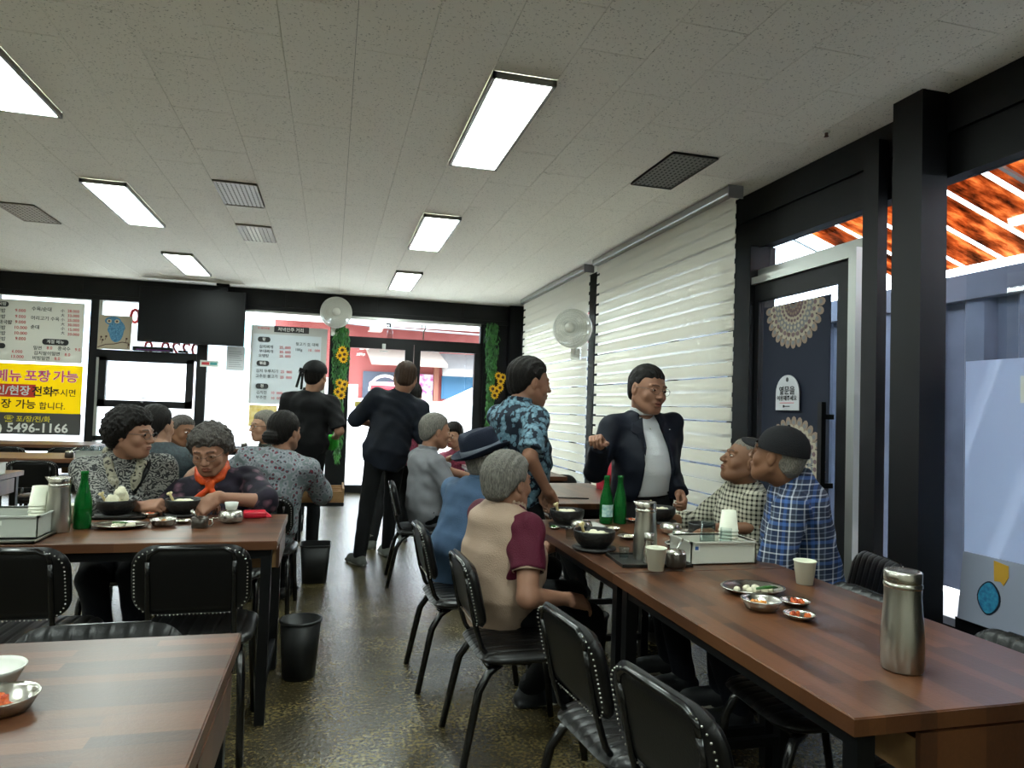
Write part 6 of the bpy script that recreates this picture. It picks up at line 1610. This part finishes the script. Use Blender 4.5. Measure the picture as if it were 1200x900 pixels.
# 6 floral blouse, back, bun
person('woman with black hair bun and pale floral blouse reaching to the open drawer', (-.36, 4.58, 0), W(334,506,4.62), -8, (-38, -2, 0), pel=(-.38, 4.56, .53), neck=W(329,540,4.60),
    wrR=W(368,569,4.98), wrL=(-.52,4.95,.80), poleR=(.7,-.3,-1), ankL=(-.48,4.9,.08), ankR=(-.25,4.9,.08), kneeP=(0,1,.5), skin='mid', hair=('bun', dict(t=.013, a=-.035, b=.55, bun=(-.012,-.115,-.035,.046))), hairm=hair_black,
    top='blouse', topm=floral_blouse, sleeve=.86, botm=black_trouser, shoem=shoe_black, fit=2.0, belly=.03, noface=True, q=1.15, sh=.185, hands={1: dict(c=.5, d=(.3,.5,-.6))}, hem=-.22)
# 7 waitress
def cloth(r_, k):
    w = k['wr'][1]-k['B']; b = MB().ell((w[0]-.03, w[1]+.02, w[2]-.05), (.055,.03,.07), 14, jit=.35, seed=3)
    tag(obj('cleaning_cloth', b, green_cloth, None, tuple(k['B'])), 'bright green cleaning cloth in the hand of the waiter in black', 'cloth')
person('standing waiter in black with a tied head scarf, back turned, holding a green cloth', (-.17, 6.35, 0), W(370,441,6.3), -5, (-24, 0, 0), pel=(-.20, 6.34, .96), neck=W(364,468,6.32), hs=1.06,
    wrR=W(393,512,6.46), wrL=(-.30,6.62,1.05), poleR=(.35,-.6,-1), poleL=(-.4,-.3,-1), ankL=(-.32,6.30,.08), ankR=(-.12,6.42,.08), kneeP=(0,1,0), skin='light', hair=('short', dict(t=.010)), hairm=hair_black,
    top='shirt', topm=black_shirt, sleeve=.46, botm=black_trouser, shoem=shoe_grey, fit=1.6, hat=bandana, q=1.3, noface=True, sh=.185, hands={1: dict(c=.7)}, extra=cloth, hem=-.24)
# 8 navy polo man
person('standing man in a navy polo shirt and black trousers, back turned, in the aisle', (.42, 5.88, 0), W(475,443,5.9), 8, (-6, -6, 6), pel=(.46, 5.92, .92), neck=W(470,470,5.92), hs=1.1,
    wrL=W(444,500,6.12), wrR=W(491,547,5.80), poleL=(-1,-.1,-.35), poleR=(.6,-.3,-.3), ankL=(.27,5.80,.08), ankR=(.52,6.12,.08), kneeP=(0,1,0), skin='mid', hair=('short', dict(t=.008, nape=True)), hairm=hair_brown,
    top='polo', topm=navy_polo, sleeve=.52, botm=black_trouser, shoem=shoe_grey, fit=1.9, belly=.03, noface=True, q=1.15, sh=.195, footyaw=20, hem=-.16)
# 8b person behind
person('woman in a pink top half hidden behind the navy polo shirt', (.68, 6.75, 0), W(484,463,6.8), 0, (-15, 0, 0), pel=(.66, 6.78, .86), neck=W(485,486,6.8), wrL=(.5,7.0,1.0), wrR=(.86,6.95,.95),
    ankL=(.40,6.45,.08), ankR=(.72,6.80,.08), kneeP=(0,1,0), skin='light', hair=('short', dict(t=.014)), hairm=hair_black, top='shirt', topm=pink_top, sleeve=.5, botm=black_trouser, shoem=shoe_grey, q=1.7, noface=True, sh=.16)
# 9 grey shirt seated
person('seated grey-haired man in a grey short-sleeved shirt facing right', (.80, 5.28, 0), W(511,506,5.25), -72, (-82, -4, 0), pel=(.72, 5.28, .53), neck=W(500,537,5.25), hs=1.06,
    wrR=(1.12,5.10,.72), wrL=(1.15,5.4,.74), poleR=(0,-.3,-1), ankL=(1.10,5.45,.08), ankR=(.84,5.58,.08), kneeP=(1,0,.4), skin='mid', hair=('short', dict(t=.014)), hairm=hair_grey,
    top='polo', topm=grey_shirt, sleeve=.5, botm=black_trouser, shoem=shoe_white, fit=1.4, belly=.02, q=1.15, footyaw=-80)
# 10 pink top far
person('woman in a pink top looking down behind the grey-shirted man', (1.35, 7.15, 0), W(531,510,7.1), 168, (140, -18, 0), pel=(1.38, 7.2, .53), neck=W(537,532,7.15), hs=1.0,
    wrR=(1.15,6.75,.80), wrL=(1.55,6.75,.80), ankL=(1.45,6.8,.08), ankR=(1.25,6.8,.08), kneeP=(0,-1,.5), skin='light', hair=('short', dict(t=.020)), hairm=hair_black,
    top='blouse', topm=pink_top, sleeve=.9, botm=black_trouser, shoem=shoe_black, q=1.6)
# 11 fedora
person('seated man in a navy fedora and blue denim shirt, back to the camera', (.74, 3.62, 0), W(570,541,3.62), -58, (-62, 5, -6), pel=(.68, 3.58, .53), neck=W(562,578,3.60),
    wrR=(1.10,3.40,.70), wrL=(1.05,3.72,.70), poleR=(0,-.4,-1), ankL=(1.05,3.72,.08), ankR=(1.05,3.50,.08), kneeP=(1,0,.4), skin='mid', hair=('short', dict(t=.008)), hairm=hair_grey,
    top='polo', topm=denim_shirt, sleeve=.90, botm=navy_trouser, shoem=shoe_black, fit=1.7, belly=.03, hat=fedora, q=1.0, footyaw=-80, sh=.185, hem=-.18)
# 12 beige vest
person('seated grey-haired woman in a beige vest over a maroon shirt, back to the camera', (.72, 2.88, 0), W(596,566,2.85), -66, (-62, 0, 0), pel=(.70, 2.86, .53), neck=W(592,606,2.86), hs=.98,
    wrR=W(665,702,2.72), wrL=(1.06,3.02,.70), poleR=(-.3,-.6,-1), ankL=(1.05,3.05,.08), ankR=(.90,2.98,.08), kneeP=(1,0,.4), skin='mid', hair=('short', dict(t=.021, amp=.002)), hairm=hair_grey,
    top='shirt', topm=maroon, sleeve=.31, botm=black_trouser, shoem=shoe_dk, fit=1.1, belly=.035, q=.85, footyaw=-75, extra=vest, sh=.165, armfit=1.12, hands={1: dict(c=.3, d=(.9,.2,-.25), n=(0,-.5,.9))})
# 13 leaf print shirt
person('standing man in a teal leaf print shirt facing right', (1.02, 3.74, 0), W(621,449,3.78), -68, (-84, -6, 0), pel=(1.00, 3.74, .86), neck=W(607,487,3.75), hs=1.12,
    wrR=W(641,574,3.52), wrL=(1.20,3.95,.80), poleR=(-.5,-.6,0), ankL=(1.05,3.86,.08), ankR=(.98,3.66,.08), kneeP=(1,0,0), skin='mid', hair=('short', dict(t=.013)), hairm=hair_black,
    top='polo', topm=leaf_print, sleeve=.46, botm=black_trouser, shoem=shoe_black, fit=1.5, belly=.05, q=1.0, footyaw=-80, sh=.18, hem=-.20)
# 14 suit
person('standing man in a dark navy suit and white open-collared shirt gesturing with one hand', (1.74, 3.66, 0), W(759,457,3.62), 184, (196, -8, -4), pel=(1.76, 3.70, .86), neck=W(752,497,3.68), hs=1.12,
    wrR=W(703,520,3.44), wrL=W(797,580,3.52), poleR=(-.25,.15,-1), poleL=(.15,1,.1), ankL=(1.85,3.66,.08), ankR=(1.68,3.68,.08), kneeP=(0,-1,0), skin='mid', hair=('short', dict(t=.008)), hairm=hair_black,
    top='jacket', topm=navy_suit, inner=white_shirt, sleeve=.97, botm=black_trouser, shoem=shoe_black, fit=1.6, belly=.05, q=.9, sh=.195, hem=-.27, mouth=.006, glasses=(lens_wire, .8), long_=True,
    hands={1: dict(c=.8, d=(-.5,-.6,.35), n=(-.3,-.1,.9), t=.8), -1: dict(c=.7, n=(.9,-.3,0), t=.6)}, extra=suit_bits)
# 15 red
person('seated woman in a red printed top mostly hidden behind the suited man', (2.06, 4.75, 0), W(729,520,4.78), 60, (60, 0, 0), pel=(2.05, 4.76, .53), neck=W(718,549,4.78), wrL=(1.98,4.5,.62), wrR=(1.95,4.95,.62),
    ankL=(1.75,4.65,.08), ankR=(1.75,4.85,.08), kneeP=(-1,0,.4), skin='mid', hair=('short', dict(t=.015)), hairm=hair_black, top='blouse', topm=red_print, sleeve=.45, botm=black_trouser, shoem=shoe_black, q=1.5)
# 16 checked shirt
person('elderly man in a black and white checked shirt looking up, thin grey hair', (1.98, 3.10, 0), W(872,541,3.06), 75, (78, 18, 0), pel=(2.02, 3.12, .53), neck=W(872,580,3.10),
    wrL=W(832,632,3.05), wrR=(1.72,3.34,.76), poleL=(.3,-.5,-1), ankL=(1.66,3.0,.08), ankR=(1.70,3.22,.08), kneeP=(-1,0,.4), skin='tan', hair=('short', dict(t=.004, amp=.001)), hairm=hair_mid,
    top='shirt', topm=gingham, sleeve=.80, botm=navy_trouser, shoem=shoe_dk, fit=1.5, q=.9, footyaw=80, sh=.175)
# 17 plaid
person('man in a blue plaid shirt and dark cap with his back to the camera', (1.96, 2.52, 0), W(911,535,2.54), 50, (34, 12, 0), pel=(2.04, 2.60, .53), neck=W(925,576,2.56),
    wrL=(1.60,2.60,.775), wrR=(1.85,2.95,.77), poleL=(0,-.7,-.9), poleR=(.5,.3,-1), ankL=(1.70,2.62,.08), ankR=(1.75,2.82,.08), kneeP=(-1,.2,.4), skin='tan', hair=('short', dict(t=.004, amp=.001)), hairm=hair_mid,
    top='polo', topm=blue_plaid, sleeve=.55, botm=navy_trouser, shoem=shoe_dk, fit=1.7, belly=.02, q=.85, footyaw=80, sh=.19, hat=ballcap(), hem=-.20, armfit=1.05)
